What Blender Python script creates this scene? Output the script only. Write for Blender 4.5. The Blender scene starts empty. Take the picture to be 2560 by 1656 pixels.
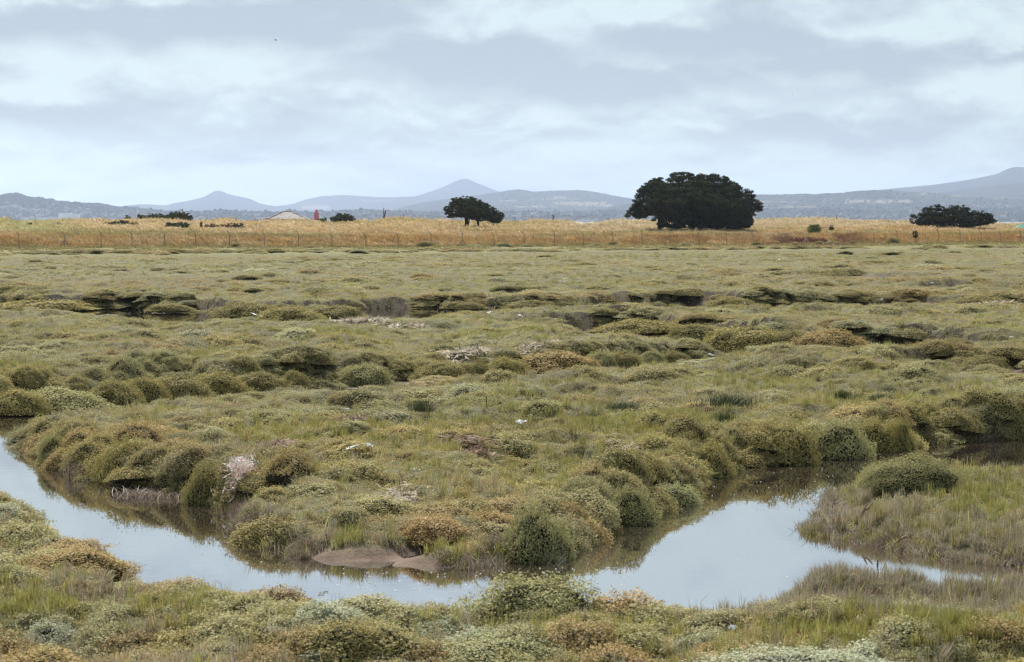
import bpy, bmesh, math, random
import numpy as np
from mathutils import Vector, Matrix

sc = bpy.context.scene
COL = sc.collection
R = math.radians
rng = np.random.default_rng(7)
random.seed(7)

# ------------------------------------------------------------------ camera
F = 6044.0            # focal length in pixels of the 2560 px wide photograph (about 85 mm)
HY = 552.0            # row of the horizon
HC = 3.4              # eye height above the marsh
cam_d = bpy.data.cameras.new("camera")
cam = bpy.data.objects.new("camera", cam_d)
COL.objects.link(cam)
cam.location = (0, 0, HC)
PITCH = math.atan((828 - HY) / F)
cam.rotation_euler = (math.pi / 2 - PITCH, 0, 0)
cam_d.sensor_width = 36
cam_d.lens = 36 * F / 2560
cam_d.clip_start = 0.5
cam_d.clip_end = 80000
cam_d.dof.use_dof = True
cam_d.dof.focus_distance = 55
cam_d.dof.aperture_fstop = 5.6
sc.camera = cam

# ------------------------------------------------------------------ view, render
sc.view_settings.view_transform = 'Standard'
sc.view_settings.look = 'None'
sc.view_settings.exposure = 0.45
sc.view_settings.gamma = 1.0
sc.render.film_transparent = False
sc.cycles.max_bounces = 6
sc.cycles.diffuse_bounces = 3
sc.cycles.glossy_bounces = 3
sc.cycles.transmission_bounces = 3
sc.cycles.volume_bounces = 0
sc.cycles.use_denoising = True
sc.cycles.denoiser = 'OPENIMAGEDENOISE'
sc.cycles.denoising_input_passes = 'RGB_ALBEDO_NORMAL'
sc.cycles.denoising_prefilter = 'NONE'
sc.cycles.filter_width = 1.3

# ------------------------------------------------------------------ node helpers
class NT:
    def __init__(self, tree):
        self.t = tree
    def n(self, typ, **kw):
        nd = self.t.nodes.new(typ)
        for k, v in kw.items():
            if k.startswith('i_'):
                nd.inputs[k[2:].replace('_', ' ')].default_value = v
            else:
                setattr(nd, k, v)
        return nd
    def l(self, a, b):
        self.t.links.new(a, b)
    def math(self, op, a, b=None, clamp=False):
        nd = self.t.nodes.new('ShaderNodeMath')
        nd.operation = op
        nd.use_clamp = clamp
        for i, v in enumerate((a, b)):
            if v is None:
                continue
            if isinstance(v, (int, float)):
                nd.inputs[i].default_value = v
            else:
                self.l(v, nd.inputs[i])
        return nd.outputs[0]
    def mix(self, f, a, b, blend='MIX'):
        nd = self.t.nodes.new('ShaderNodeMix')
        nd.data_type = 'RGBA'
        nd.blend_type = blend
        for sock, v in ((nd.inputs[0], f), (nd.inputs[6], a), (nd.inputs[7], b)):
            if isinstance(v, (int, float)):
                sock.default_value = v
            elif isinstance(v, tuple):
                sock.default_value = v if len(v) == 4 else (*v, 1)
            else:
                self.l(v, sock)
        return nd.outputs[2]

# ------------------------------------------------------------------ world: broken low cloud over a Nishita sky
SUN_EL, SUN_AZ = 50.0, -14.0        # azimuth measured from the view direction, negative = left
w = bpy.data.worlds.new("World")
sc.world = w
w.use_nodes = True
w.node_tree.nodes.clear()
g = NT(w.node_tree)
sky = g.n('ShaderNodeTexSky', sky_type='NISHITA', sun_disc=False)
sky.sun_elevation = R(SUN_EL)
sky.sun_rotation = R(SUN_AZ)
skyc = g.mix(1.0, sky.outputs[0], (0.1, 0.1, 0.1), 'MULTIPLY')
tc = g.n('ShaderNodeTexCoord')
sep = g.n('ShaderNodeSeparateXYZ')
g.l(tc.outputs['Generated'], sep.inputs[0])
zc = g.math('MAXIMUM', sep.outputs[2], 0.0)
azn = g.math('ARCTAN2', sep.outputs[0], sep.outputs[1])
def wnoise(sx_, sy_, off, detail=7, rough=0.55, dist=0.3, lift=0.0):
    cb = g.n('ShaderNodeCombineXYZ')
    g.l(g.math('MULTIPLY', azn, sx_), cb.inputs[0])
    # clouds overhead are nearer and so look taller
    hh = g.math('DIVIDE', zc, g.math('ADD', zc, 0.35))
    g.l(g.math('MULTIPLY', g.math('ADD', hh, lift), sy_), cb.inputs[1])
    mp = g.n('ShaderNodeMapping')
    mp.inputs['Location'].default_value = off
    g.l(cb.outputs[0], mp.inputs[0])
    nz = g.n('ShaderNodeTexNoise')
    nz.inputs['Scale'].default_value = 1.0
    nz.inputs['Detail'].default_value = detail
    nz.inputs['Roughness'].default_value = rough
    nz.inputs['Distortion'].default_value = dist
    g.l(mp.outputs[0], nz.inputs[0])
    return nz.outputs[0]
n1 = wnoise(8, 9, (3.1, 1.7, 0.2), 8, 0.5, 0.35)
n1b = wnoise(8, 9, (3.1, 1.7, 0.2), 8, 0.5, 0.35, lift=0.016)
n2 = wnoise(26, 27, (11.0, 4.0, 2.0), 8, 0.55, 0.3)
n2b = wnoise(26, 27, (11.0, 4.0, 2.0), 8, 0.55, 0.3, lift=0.008)
# soft large masses of darker cloud base, placed by bearing and elevation
uu = g.math('DIVIDE', sep.outputs[0], g.math('MAXIMUM', sep.outputs[1], 0.05))
ww = g.math('DIVIDE', sep.outputs[2], g.math('MAXIMUM', sep.outputs[1], 0.05))
wob = g.math('MULTIPLY', g.math('SUBTRACT', n1, 0.5), 0.16)
uu2 = g.math('ADD', uu, wob)
ww2 = g.math('ADD', ww, g.math('MULTIPLY', g.math('SUBTRACT', n2, 0.5), 0.030))
dark = None
for px, py, rx, ry, a in [(300, 60, 650, 75, .8), (20, 170, 130, 40, .7), (1180, 150, 330, 60, .9), (1480, 205, 260, 40, .9),
                          (1750, 110, 330, 60, .55), (2050, 160, 330, 38, .8), (2450, 130, 160, 30, .5),
                          (330, 290, 500, 60, .5), (1950, 325, 260, 35, .65), (2400, 290, 300, 40, .35),
                          (800, 370, 400, 35, .3), (520, 405, 70, 12, .35), (1150, 330, 330, 35, .3)]:
    a0 = g.math('DIVIDE', g.math('SUBTRACT', uu2, (px - 1280) / F), rx / F)
    b0 = g.math('DIVIDE', g.math('SUBTRACT', ww2, (HY - py) / F), ry / F)
    q = g.math('ADD', g.math('MULTIPLY', a0, a0), g.math('MULTIPLY', b0, b0))
    e = g.math('MULTIPLY', g.math('EXPONENT', g.math('MULTIPLY', q, -1.0)), a)
    dark = e if dark is None else g.math('MAXIMUM', dark, e)
front = g.math('GREATER_THAN', sep.outputs[1], 0.06)
dark = g.math('MULTIPLY', dark, front)
v = g.math('ADD', g.math('MULTIPLY', g.math('SUBTRACT', n1, 0.5), 1.3), g.math('MULTIPLY', g.math('SUBTRACT', n2, 0.5), 0.5))
v = g.math('ADD', v, g.math('MULTIPLY', g.math('SUBTRACT', n1, n1b), 2.2))       # sunlit tops, grey undersides
v = g.math('ADD', v, g.math('MULTIPLY', g.math('SUBTRACT', n2, n2b), 1.2))
v = g.math('SUBTRACT', g.math('ADD', v, 0.84), g.math('MULTIPLY', dark, 1.4))
v = g.math('ADD', g.math('MULTIPLY', g.math('SUBTRACT', v, 0.5), 1.25), 0.48)
rmp = g.n('ShaderNodeValToRGB')
rmp.color_ramp.elements[0].position = 0.0
rmp.color_ramp.elements[0].color = (0.348, 0.402, 0.452, 1)
rmp.color_ramp.elements[1].position = 1.0
rmp.color_ramp.elements[1].color = (0.590, 0.690, 0.690, 1)
em = rmp.color_ramp.elements.new(0.45)
em.color = (0.425, 0.495, 0.525, 1)
em = rmp.color_ramp.elements.new(0.72)
em.color = (0.512, 0.600, 0.622, 1)
g.l(v, rmp.inputs[0])
# the clear blue shows only as a faint tint through the cloud
lowk = g.math('EXPONENT', g.math('MULTIPLY', zc, -28.0))
lowc = g.mix(lowk, (1.0, 1.0, 1.0), (1.06, 1.06, 0.93))
skyramp = g.mix(1.0, rmp.outputs[0], lowc, 'MULTIPLY')
gapf = g.math('ADD', 0.08, g.math('MULTIPLY', g.math('SUBTRACT', zc, 0.085, True), 1.6, True))
cl = g.mix(g.math('MINIMUM', gapf, 0.34), skyramp, g.mix(1.0, skyc, (1.0, 1.12, 1.35), 'MULTIPLY'))
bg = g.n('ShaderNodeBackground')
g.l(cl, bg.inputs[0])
hb_ = g.math('MULTIPLY', g.math('EXPONENT', g.math('MULTIPLY', zc, -30.0)), 0.36)
# the cloud is brighter on the sun's side of the sky than behind the camera
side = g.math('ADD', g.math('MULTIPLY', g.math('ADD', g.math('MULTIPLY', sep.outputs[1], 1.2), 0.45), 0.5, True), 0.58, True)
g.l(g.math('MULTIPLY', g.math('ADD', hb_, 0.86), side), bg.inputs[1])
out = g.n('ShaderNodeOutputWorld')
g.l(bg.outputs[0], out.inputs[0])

# ------------------------------------------------------------------ sun
sd = bpy.data.lights.new("sun", 'SUN')
sd.energy = 5.0
sd.angle = R(2.5)
sd.color = (1.0, 0.93, 0.82)
so = bpy.data.objects.new("sun", sd)
COL.objects.link(so)
az = R(SUN_AZ)
sdir = Vector((math.sin(az) * math.cos(R(SUN_EL)), math.cos(az) * math.cos(R(SUN_EL)), math.sin(R(SUN_EL))))
so.rotation_euler = sdir.to_track_quat('Z', 'Y').to_euler()

# ------------------------------------------------------------------ object helpers
def tag(o, label=None, cat=None, group=None, kind=None):
    if label: o['label'] = label
    if cat: o['category'] = cat
    if group: o['group'] = group
    if kind: o['kind'] = kind
    return o

def link(o, parent=None):
    COL.objects.link(o)
    if parent is not None:
        o.parent = parent
    return o

def empty(name, loc, rz=0.0):
    o = bpy.data.objects.new(name, None)
    o.location = loc
    o.rotation_euler = (0, 0, rz)
    o.empty_display_size = 0.2
    return link(o)

def mesh_np(name, verts, faces, mats, fmat=None, col=None, smooth=False):
    """verts (n,3); faces: list of arrays (k, 3|4); col: per-face colours (m,3)"""
    me = bpy.data.meshes.new(name)
    verts = np.asarray(verts, np.float32)
    faces = [np.asarray(f, np.int32) for f in (faces if isinstance(faces, list) else [faces]) if len(f)]
    loops = np.concatenate([f.ravel() for f in faces])
    sizes = np.concatenate([np.full(len(f), f.shape[1], np.int32) for f in faces])
    starts = np.concatenate([[0], np.cumsum(sizes)[:-1]]).astype(np.int32)
    me.vertices.add(len(verts))
    me.vertices.foreach_set('co', verts.ravel())
    me.loops.add(len(loops))
    me.loops.foreach_set('vertex_index', loops)
    me.polygons.add(len(sizes))
    me.polygons.foreach_set('loop_start', starts)
    for m in mats:
        me.materials.append(m)
    if fmat is not None:
        me.polygons.foreach_set('material_index', np.asarray(fmat, np.int32))
    if smooth:
        me.polygons.foreach_set('use_smooth', np.ones(len(sizes), bool))
    me.update(calc_edges=True)
    if col is not None:
        a = me.attributes.new('col', 'FLOAT_COLOR', 'FACE')
        c = np.ones((len(sizes), 4), np.float32)
        c[:, :3] = col
        a.data.foreach_set('color', c.ravel())
    return me

class MB:
    """collects boxes, tubes and cones into one mesh"""
    def __init__(self):
        self.v, self.f, self.m = [], [], []
    def add(self, vs, fs, m=0):
        b = len(self.v)
        self.v += [tuple(p) for p in vs]
        self.f += [tuple(i + b for i in f) for f in fs]
        self.m += [m] * len(fs)
        return self
    def box(self, x0, x1, y0, y1, z0, z1, m=0):
        vs = [(x0, y0, z0), (x1, y0, z0), (x1, y1, z0), (x0, y1, z0), (x0, y0, z1), (x1, y0, z1), (x1, y1, z1), (x0, y1, z1)]
        return self.add(vs, [(0, 3, 2, 1), (4, 5, 6, 7), (0, 1, 5, 4), (1, 2, 6, 5), (2, 3, 7, 6), (3, 0, 4, 7)], m)
    def tube(self, pts, rad, seg=7, m=0, cap=True):
        pts = [Vector(p) for p in pts]
        if not isinstance(rad, (list, tuple)):
            rad = [rad] * len(pts)
        vs, fs = [], []
        for i, p in enumerate(pts):
            d = (pts[min(i + 1, len(pts) - 1)] - pts[max(i - 1, 0)]).normalized()
            a = d.cross(Vector((0, 1, 0.01)) if abs(d.y) < 0.9 else Vector((1, 0, 0))).normalized()
            b = d.cross(a)
            for k in range(seg):
                t = 2 * math.pi * k / seg
                vs.append(p + (a * math.cos(t) + b * math.sin(t)) * rad[i])
        for i in range(len(pts) - 1):
            for k in range(seg):
                k2 = (k + 1) % seg
                fs.append((i * seg + k, i * seg + k2, (i + 1) * seg + k2, (i + 1) * seg + k))
        if cap:
            fs.append(tuple(range(seg - 1, -1, -1)))
            fs.append(tuple((len(pts) - 1) * seg + k for k in range(seg)))
        return self.add(vs, fs, m)
    def mesh(self, name, mats, smooth=False):
        me = bpy.data.meshes.new(name)
        me.from_pydata(self.v, [], self.f)
        for m in mats:
            me.materials.append(m)
        me.polygons.foreach_set('material_index', self.m)
        if smooth:
            me.polygons.foreach_set('use_smooth', [True] * len(self.f))
        me.update()
        return me
    def build(self, name, mats, parent=None, smooth=False, loc=(0, 0, 0)):
        if not isinstance(mats, list):
            mats = [mats]
        o = bpy.data.objects.new(name, self.mesh(name, mats, smooth))
        o.location = loc
        return link(o, parent)

# ------------------------------------------------------------------ materials
def mat_new(name):
    m = bpy.data.materials.new(name)
    m.use_nodes = True
    m.node_tree.nodes.clear()
    q = NT(m.node_tree)
    o = q.n('ShaderNodeOutputMaterial')
    return m, q, o

def mat_plain(name, col, rough=0.8, noise=0.25, scale=4.0, spec=0.25):
    m, q, o = mat_new(name)
    t = q.n('ShaderNodeTexCoord')
    nz = q.n('ShaderNodeTexNoise')
    nz.inputs['Scale'].default_value = scale
    nz.inputs['Detail'].default_value = 5
    q.l(t.outputs['Object'], nz.inputs[0])
    f = q.math('ADD', q.math('MULTIPLY', q.math('SUBTRACT', nz.outputs[0], 0.5), noise * 2), 1.0)
    cc = q.n('ShaderNodeCombineColor')
    for i in range(3):
        q.l(q.math('MULTIPLY', f, col[i]), cc.inputs[i])
    p = q.n('ShaderNodeBsdfPrincipled')
    q.l(cc.outputs[0], p.inputs['Base Color'])
    p.inputs['Roughness'].default_value = rough
    p.inputs['Specular IOR Level'].default_value = spec
    q.l(p.outputs[0], o.inputs[0])
    return m

def leaf_shader(q, o, col, transl=0.3, gloss=0.04, rough=0.5):
    d = q.n('ShaderNodeBsdfDiffuse')
    q.l(col, d.inputs[0])
    t = q.n('ShaderNodeBsdfTranslucent')
    q.l(col, t.inputs[0])
    mx = q.n('ShaderNodeMixShader')
    mx.inputs[0].default_value = transl
    q.l(d.outputs[0], mx.inputs[1])
    q.l(t.outputs[0], mx.inputs[2])
    gl = q.n('ShaderNodeBsdfGlossy')
    gl.inputs['Roughness'].default_value = rough
    m2 = q.n('ShaderNodeMixShader')
    m2.inputs[0].default_value = gloss
    q.l(mx.outputs[0], m2.inputs[1])
    q.l(gl.outputs[0], m2.inputs[2])
    q.l(m2.outputs[0], o.inputs[0])

def mat_leaf(name, tint_from, **kw):
    """leaf colour = per-leaf variation ('col') times the plant's own tint"""
    m, q, o = mat_new(name)
    a = q.n('ShaderNodeAttribute', attribute_name='col')
    if tint_from == 'instance':
        t = q.n('ShaderNodeAttribute', attribute_name='tint', attribute_type='INSTANCER')
        tc_ = t.outputs['Color']
    else:
        t = q.n('ShaderNodeObjectInfo')
        tc_ = t.outputs['Color']
    c = q.mix(1.0, a.outputs['Color'], tc_, 'MULTIPLY')
    leaf_shader(q, o, c, **kw)
    return m

M_cover = mat_leaf('cover_leaf', 'instance', transl=0.30, gloss=0.025, rough=.6)
M_blade = mat_leaf('grass_blade', 'instance', transl=0.35, gloss=0.03)
M_bush = mat_leaf('shrub_leaf', 'object', transl=0.30, gloss=0.025, rough=.6)
M_core = mat_plain('shrub_twigs', (0.030, 0.027, 0.016), 0.95, 0.4, 6)
M_bark = mat_plain('pine_bark', (0.040, 0.030, 0.022), 0.95, 0.4, 2)
M_concrete = mat_plain('weathered_concrete', (0.33, 0.26, 0.18), 0.9, 0.3, 3)
M_concrete_pale = mat_plain('pale_concrete', (0.62, 0.55, 0.45), 0.9, 0.15, 3)
M_wire = mat_plain('galvanised_wire', (0.25, 0.24, 0.23), 0.6, 0.1, 3)
M_wood = mat_plain('weathered_wood', (0.11, 0.08, 0.06), 0.9, 0.3, 3)
M_white = mat_plain('white_render', (0.78, 0.77, 0.74), 0.8, 0.06, 0.05)
M_slate = mat_plain('slate_roof', (0.14, 0.13, 0.13), 0.8, 0.15, 0.1)
M_red = mat_plain('red_masonry_paint', (0.62, 0.035, 0.045), 0.7, 0.1, 0.3)
M_redglass = mat_plain('lantern_glazing', (0.55, 0.22, 0.22), 0.3, 0.1, 1)

# ------------------------------------------------------------------ pixel <-> ground
CP, SP = math.cos(PITCH), math.sin(PITCH)
def ray(px, py):
    a = (px - 1280) / F
    b = (828 - py) / F
    # camera frame: right a, up b, forward 1 ; pitched down
    return np.array([a, CP + b * SP, -SP + b * CP])
def gp(px, py, z=0.0):
    d = ray(px, py)
    t = (z - HC) / d[2]
    return np.array([d[0] * t, d[1] * t])
def at(px, py, D):
    d = ray(px, py)
    t = D / d[1]
    return Vector((d[0] * t, D, HC + d[2] * t))
K = 2560 / 2381.0

# ------------------------------------------------------------------ noise
def _h(ix, iy, s):
    h = (ix.astype(np.int64) * 374761393 + iy.astype(np.int64) * 668265263 + s * 2147483647) & 0xFFFFFFFF
    h = ((h ^ (h >> 13)) * 1274126177) & 0xFFFFFFFF
    h = h ^ (h >> 16)
    return (h & 0xFFFF) / 65535.0
def vnoise(x, y, s=0):
    ix, iy = np.floor(x), np.floor(y)
    fx, fy = x - ix, y - iy
    fx = fx * fx * fx * (fx * (fx * 6 - 15) + 10)
    fy = fy * fy * fy * (fy * (fy * 6 - 15) + 10)
    a, b = _h(ix, iy, s), _h(ix + 1, iy, s)
    c, d = _h(ix, iy + 1, s), _h(ix + 1, iy + 1, s)
    return (a + (b - a) * fx) * (1 - fy) + (c + (d - c) * fx) * fy
def fbm(x, y, s=0, o=4):
    t, a, n = 0, 1.0, 0
    for k in range(o):
        t = t + a * vnoise(x * 2 ** k + 17.3 * k, y * 2 ** k + 9.1 * k, s + k)
        n += a
        a *= 0.5
    return t / n
def worley(x, y, s=0):
    ix, iy = np.floor(x), np.floor(y)
    best = np.full(x.shape, 9.0)
    cid = np.zeros(x.shape)
    for dx in (-1, 0, 1):
        for dy in (-1, 0, 1):
            jx, jy = ix + dx, iy + dy
            d = np.hypot(jx + _h(jx, jy, s) - x, jy + _h(jx, jy, s + 5) - y)
            m = d < best
            best = np.where(m, d, best)
            cid = np.where(m, _h(jx, jy, s + 9), cid)
    return best, cid
def sm(a, b, x):
    t = np.clip((x - a) / (b - a), 0, 1)
    return t * t * (3 - 2 * t)

def seg_dist(P, line):
    """distance to a polyline, plus the sign-free nearest parameter"""
    best = np.full(len(P), 1e9)
    for a, b in zip(line[:-1], line[1:]):
        ab = b - a
        t = np.clip(((P - a) @ ab) / max(ab @ ab, 1e-9), 0, 1)
        d = np.hypot(*(P - a - t[:, None] * ab).T)
        best = np.minimum(best, d)
    return best
def inside(P, poly):
    r = np.zeros(len(P), bool)
    n = len(poly)
    for i in range(n):
        (x1, y1), (x2, y2) = poly[i], poly[(i + 1) % n]
        c = ((y1 > P[:, 1]) != (y2 > P[:, 1]))
        with np.errstate(divide='ignore', invalid='ignore'):
            xx = (x2 - x1) * (P[:, 1] - y1) / (y2 - y1) + x1
        r ^= c & (P[:, 0] < xx)
    return r

# ------------------------------------------------------------------ the creeks
ZW = -0.55
far_bank = [(650, 1212), (600, 1207), (470, 1177), (420, 1163), (270, 1145), (220, 1132), (130, 1108), (100, 1078), (52, 1037), (44, 1020), (58, 995), (105, 972),
            (200, 957), (300, 940), (420, 918)]                    # peninsula, walked from its shelf round its tip to its back
mid_far = [(430, 903), (400, 903), (300, 915), (200, 930), (100, 942), (0, 951), (-250, 975)]    # bank behind the peninsula
shelf = [(1290, 1312), (1190, 1308), (1110, 1328), (1000, 1328), (880, 1338), (800, 1318), (700, 1302), (600, 1278), (525, 1242), (560, 1228), (650, 1212)]
bay = [(2381 + 250, 1028), (2381, 1030), (2230, 1037), (2130, 1042), (2110, 1057), (1960, 1068), (1890, 1083), (1790, 1095), (1700, 1093), (1690, 1112), (1610, 1118), (1605, 1165), (1560, 1172),
       (1530, 1182), (1510, 1217), (1450, 1222), (1420, 1252), (1340, 1272), (1290, 1312)]
isl = [(2381 + 250, 1330), (2381, 1322), (2250, 1312), (2100, 1287), (2000, 1267), (1870, 1247), (1853, 1222), (1880, 1190), (1925, 1120), (1990, 1085), (2150, 1070), (2381, 1052), (2381 + 250, 1050)]
near_b = [(-250, 985), (-200, 1100), (0, 1128), (60, 1160), (100, 1200), (200, 1232), (280, 1282), (300, 1312), (450, 1342), (530, 1382), (620, 1378), (720, 1398), (800, 1412),
          (940, 1412), (1080, 1412), (1092, 1388), (1130, 1362), (1220, 1350), (1320, 1360), (1410, 1382), (1540, 1372), (1650, 1387), (1780, 1382), (1900, 1345), (2000, 1336), (2250, 1330), (2381, 1330), (2381 + 250, 1335)]
def G(lst, z):
    return [gp(x * K, y * K, z) for x, y in lst]
main_poly = G(bay, ZW) + G(shelf, ZW) + G(far_bank[:10], ZW) + G(far_bank[10:], -.22) + G(mid_far, ZW) + G(near_b, -0.04)
# gap-free closing: the right end runs off the frame behind and in front of the island
isl_poly = G(isl[:7], ZW) + G(isl[7:9], -.4) + G(isl[9:], -.16)
main_poly = np.array(main_poly)
nb_ = len(bay) + len(shelf)
for i_ in range(len(main_poly)):      # the bushes overhang: the earth bank itself stands a little back
    if i_ < len(bay) - 1 or (nb_ <= i_ < nb_ + len(far_bank) + len(mid_far) and i_ - nb_ not in (8, 9, 10, 11, 12, 13)):
        main_poly[i_, 1] += 0.65
isl_poly = np.array(isl_poly)
narrow = [  # visible foot of the far bank, half width in metres, depth
    ([(420, 905), (480, 897), (560, 890), (640, 886), (700, 882), (760, 886), (830, 880), (900, 872), (1000, 866), (1080, 866), (1150, 862), (1190, 850), (1300, 846), (1400, 838), (1500, 832), (1590, 828), (1640, 822)], 1.7, .55),
    ([(1400, 742), (1450, 752), (1500, 765), (1600, 770), (1660, 774), (1700, 784), (1740, 800), (1800, 806), (1850, 803), (1900, 800), (1950, 802), (1990, 795), (2040, 790)], 2.4, .72),
    ([(200, 711), (300, 713), (380, 714), (480, 722), (540, 724), (600, 734), (640, 739), (700, 737), (800, 732), (830, 724), (900, 714), (1000, 707), (1060, 711), (1100, 708), (1200, 709), (1280, 706), (1370, 708), (1450, 704), (1520, 702), (1600, 700)], 4.0, .75),
    ([(1680, 702), (1740, 706), (1790, 701), (1850, 700), (1890, 699), (1950, 702), (2000, 700), (2060, 699), (2120, 700), (2200, 706), (2300, 703), (2381, 705), (2500, 706)], 3.0, .6),
    ([(-80, 708), (0, 710), (60, 713), (170, 714), (220, 710)], 3.0, .55),
    ([(2190, 838), (2230, 843), (2260, 842), (2290, 851), (2340, 858)], 1.3, .5),
    ([(2290, 665), (2330, 668), (2381, 668), (2460, 666)], 3.5, .5),
    ([(1880, 642), (1950, 643), (2000, 642)], 3.0, .35),
    ([(0, 686), (40, 690), (75, 688)], 3.0, .4),
]
narrow = [(np.array(G(l, -0.32)), hw, dp) for l, hw, dp in narrow]
gentle = [(860, 1290, 230, 40, 1.5), (1060, 1325, 160, 30, 1.1), (640, 1240, 60, 20, 1.3), (2150, 1180, 330, 75, 1.3), (2300, 1290, 200, 40, .5), (190, 1090, 60, 25, .7), (1700, 1350, 300, 60, .3), (2200, 1330, 300, 30, .7)]
gentle = [(gp(a * K, b * K, -0.3), c * K, d * K, e) for a, b, c, d, e in gentle]

FY0, FSL = 326.4, 0.616            # the fence line y = FY0 + FSL * x
CREST = [(-400, 548), (0, 541), (15, 541), (35, 548), (60, 550), (110, 549), (150, 546), (200, 546), (260, 548), (330, 548), (400, 546), (480, 551), (540, 550), (560, 546), (585, 550), (620, 554), (680, 551), (760, 549), (800, 553), (870, 554), (895, 553),
         (906, 549), (935, 553), (950, 554), (965, 544), (975, 546), (988, 542), (1000, 546), (1008, 544), (1025, 549), (1048, 544), (1060, 550), (1110, 549), (1150, 552), (1230, 554), (1300, 555), (1330, 550), (1420, 551), (1438, 558), (1470, 559), (1510, 554), (1540, 548), (1600, 551),
         (1700, 551), (1900, 549), (2000, 546), (2050, 545), (2100, 548), (2150, 552), (2190, 550), (2280, 553), (2400, 556), (2500, 559), (2560, 558), (2960, 555)]
CX = np.array([(c[0] - 1280) / F for c in CREST])
CYP = np.array([c[1] for c in CREST], float)
DCREST = 480.0

def terrain(X, Y):
    """height and surface masks on flat arrays"""
    P = np.stack([X, Y], 1)
    n = len(X)
    near = (Y < 62)
    amp = 1 - 0.55 * sm(120, 230, Y)
    c1, id1 = worley(X / 1.5 + 0.3 * vnoise(X, Y, 3), Y / 1.5 + 0.3 * vnoise(X, Y, 4), 1)
    c2, _ = worley(X / 0.55, Y / 0.55, 11)
    c3, id3 = worley(X / 4.2, Y / 4.2, 21)
    top = (0.34 * (fbm(X / 9, Y / 9, 2) - 0.5) + 0.23 * (1 - np.minimum(1, (c1 / 0.8) ** 2)) * (0.25 + 1.0 * id1)
           + 0.05 * (1 - np.minimum(1, (c2 / 0.8) ** 2)) + 0.17 * (1 - np.minimum(1, (c3 / .75) ** 2)) * id3) * amp - 0.40
    # little hollows between the cushions
    hol = sm(0.62, 0.75, fbm(X / 2.6, Y / 2.6, 31, 3))
    top = top - 0.24 * hol * amp
    # main creek
    sdm = np.full(n, 50.0)
    gw = np.full(n, 0.32)
    if near.any():
        Pn = P[near]
        loop = np.vstack([main_poly, main_poly[:1]])
        d = seg_dist(Pn, loop)
        sd1 = np.where(inside(Pn, main_poly), -d, d)
        loop = np.vstack([isl_poly, isl_poly[:1]])
        d2 = seg_dist(Pn, loop)
        sd2 = np.where(inside(Pn, isl_poly), d2, -d2)
        sdm[near] = np.maximum(sd1, sd2)
        isl_in = np.zeros(n, bool)
        isl_in[near] = sd2 > -.02
        top = np.where(isl_in, -0.36 + (top + .25) * .5, top)
        gx, gy = P[near, 0], P[near, 1]
        px_ = gx / gy * F
        py_ = HY + (HC + 0.3) * F / gy
        acc = np.full(len(gx), 0.32)
        for (c, rx, ry, e) in gentle:
            ca = c[0] / c[1] * F
            cb = HY + (HC + 0.3) * F / c[1]
            acc = acc + e * np.exp(-(((px_ - ca) / rx) ** 2 + ((py_ - cb) / ry) ** 2))
        gw[near] = acc
    wob = 0.10 * (fbm(X / 0.7, Y / 0.7, 41, 3) - 0.5) * 2
    d = sdm + wob
    k = sm(0, 1, d / gw)
    top = top + .12 * sm(.095, .125, X / Y) * sm(19, 21, Y) * sm(26.5, 24.5, Y)
    top = top + .12 * sm(-.15, -.12, X / Y) * sm(-.015, -.035, X / Y) * sm(18, 21, Y) * sm(26, 24, Y)
    z = np.where(d > 0, (ZW - 0.06) + (top - (ZW - 0.06)) * k ** 0.8, ZW - 0.06 - np.minimum(0.5, -d * 0.5))
    wet = 1 - sm(0.02, 0.14, d) * np.where(gw > 1.0, sm(0.06, 0.22, d), 1)
    wet = np.where(z < ZW + 0.06, 1, wet * sm(-0.1, -0.45, z))
    bankd = d.copy()
    # narrow creeks
    for line, hw, dp in narrow:
        ymin, ymax = line[:, 1].min() - 14, line[:, 1].max() + 14
        m = (Y > ymin) & (Y < ymax) & (X > line[:, 0].min() - 14) & (X < line[:, 0].max() + 14)
        if not m.any():
            continue
        Pm = P[m]
        cl = line.copy()
        cl[:, 1] -= hw * .6                       # centre line sits in front of the visible foot
        dd = seg_dist(Pm, cl)
        # which side: beyond (far) or before
        yl = np.interp(Pm[:, 0], cl[:, 0], cl[:, 1])
        farside = Pm[:, 1] > yl
        w_ = hw * (0.85 + 0.4 * (fbm(Pm[:, 0] / 2.5, Pm[:, 1] / 2.5, 51, 3) - 0.3))
        e = dd - w_
        zz = z[m]
        lev = np.where(farside, 0.17, -0.24) * np.exp(-(np.maximum(e, 0) / (1.1 + 0.012 * Pm[:, 1])) ** 2)
        zz = zz + lev * sm(0, .3, e)
        fl = -dp + 0.03 * (fbm(Pm[:, 0], Pm[:, 1], 61, 2) - 0.5)
        kk = np.where(farside, sm(-0.15, 0.35, e), sm(-0.6, 0.6, e))
        z[m] = np.minimum(zz, fl + (zz - fl) * kk)
        wet[m] = np.maximum(wet[m], (kk < .12) * 1.0)
        bankd[m] = np.minimum(bankd[m], e)
    # upper edge of the marsh, bank and dunes
    t = Y - FY0 - FSL * X
    u = X / Y
    edge = sm(-42, -30, t + 5 * fbm(X / 20, Y * 0, 71, 2))
    z = z + 0.16 * edge + 0.22 * edge * sm(0.0, -0.2, u) * sm(-30, 0, t)
    bank = 1.15 * sm(1.5, 7.5, t + 1.2 * (fbm(X / 6, Y / 6, 72, 3) - 0.5))
    zc_ = HC + (HY - np.interp(u, CX, CYP)) / F * DCREST - 0.42
    rise = sm(20, 1, np.maximum(0, (DCREST - Y))) if False else sm(0.0, 1.0, np.clip((t - 8) / np.maximum(DCREST - (Y - t) - 8, 30), 0, 1)) 
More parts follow.
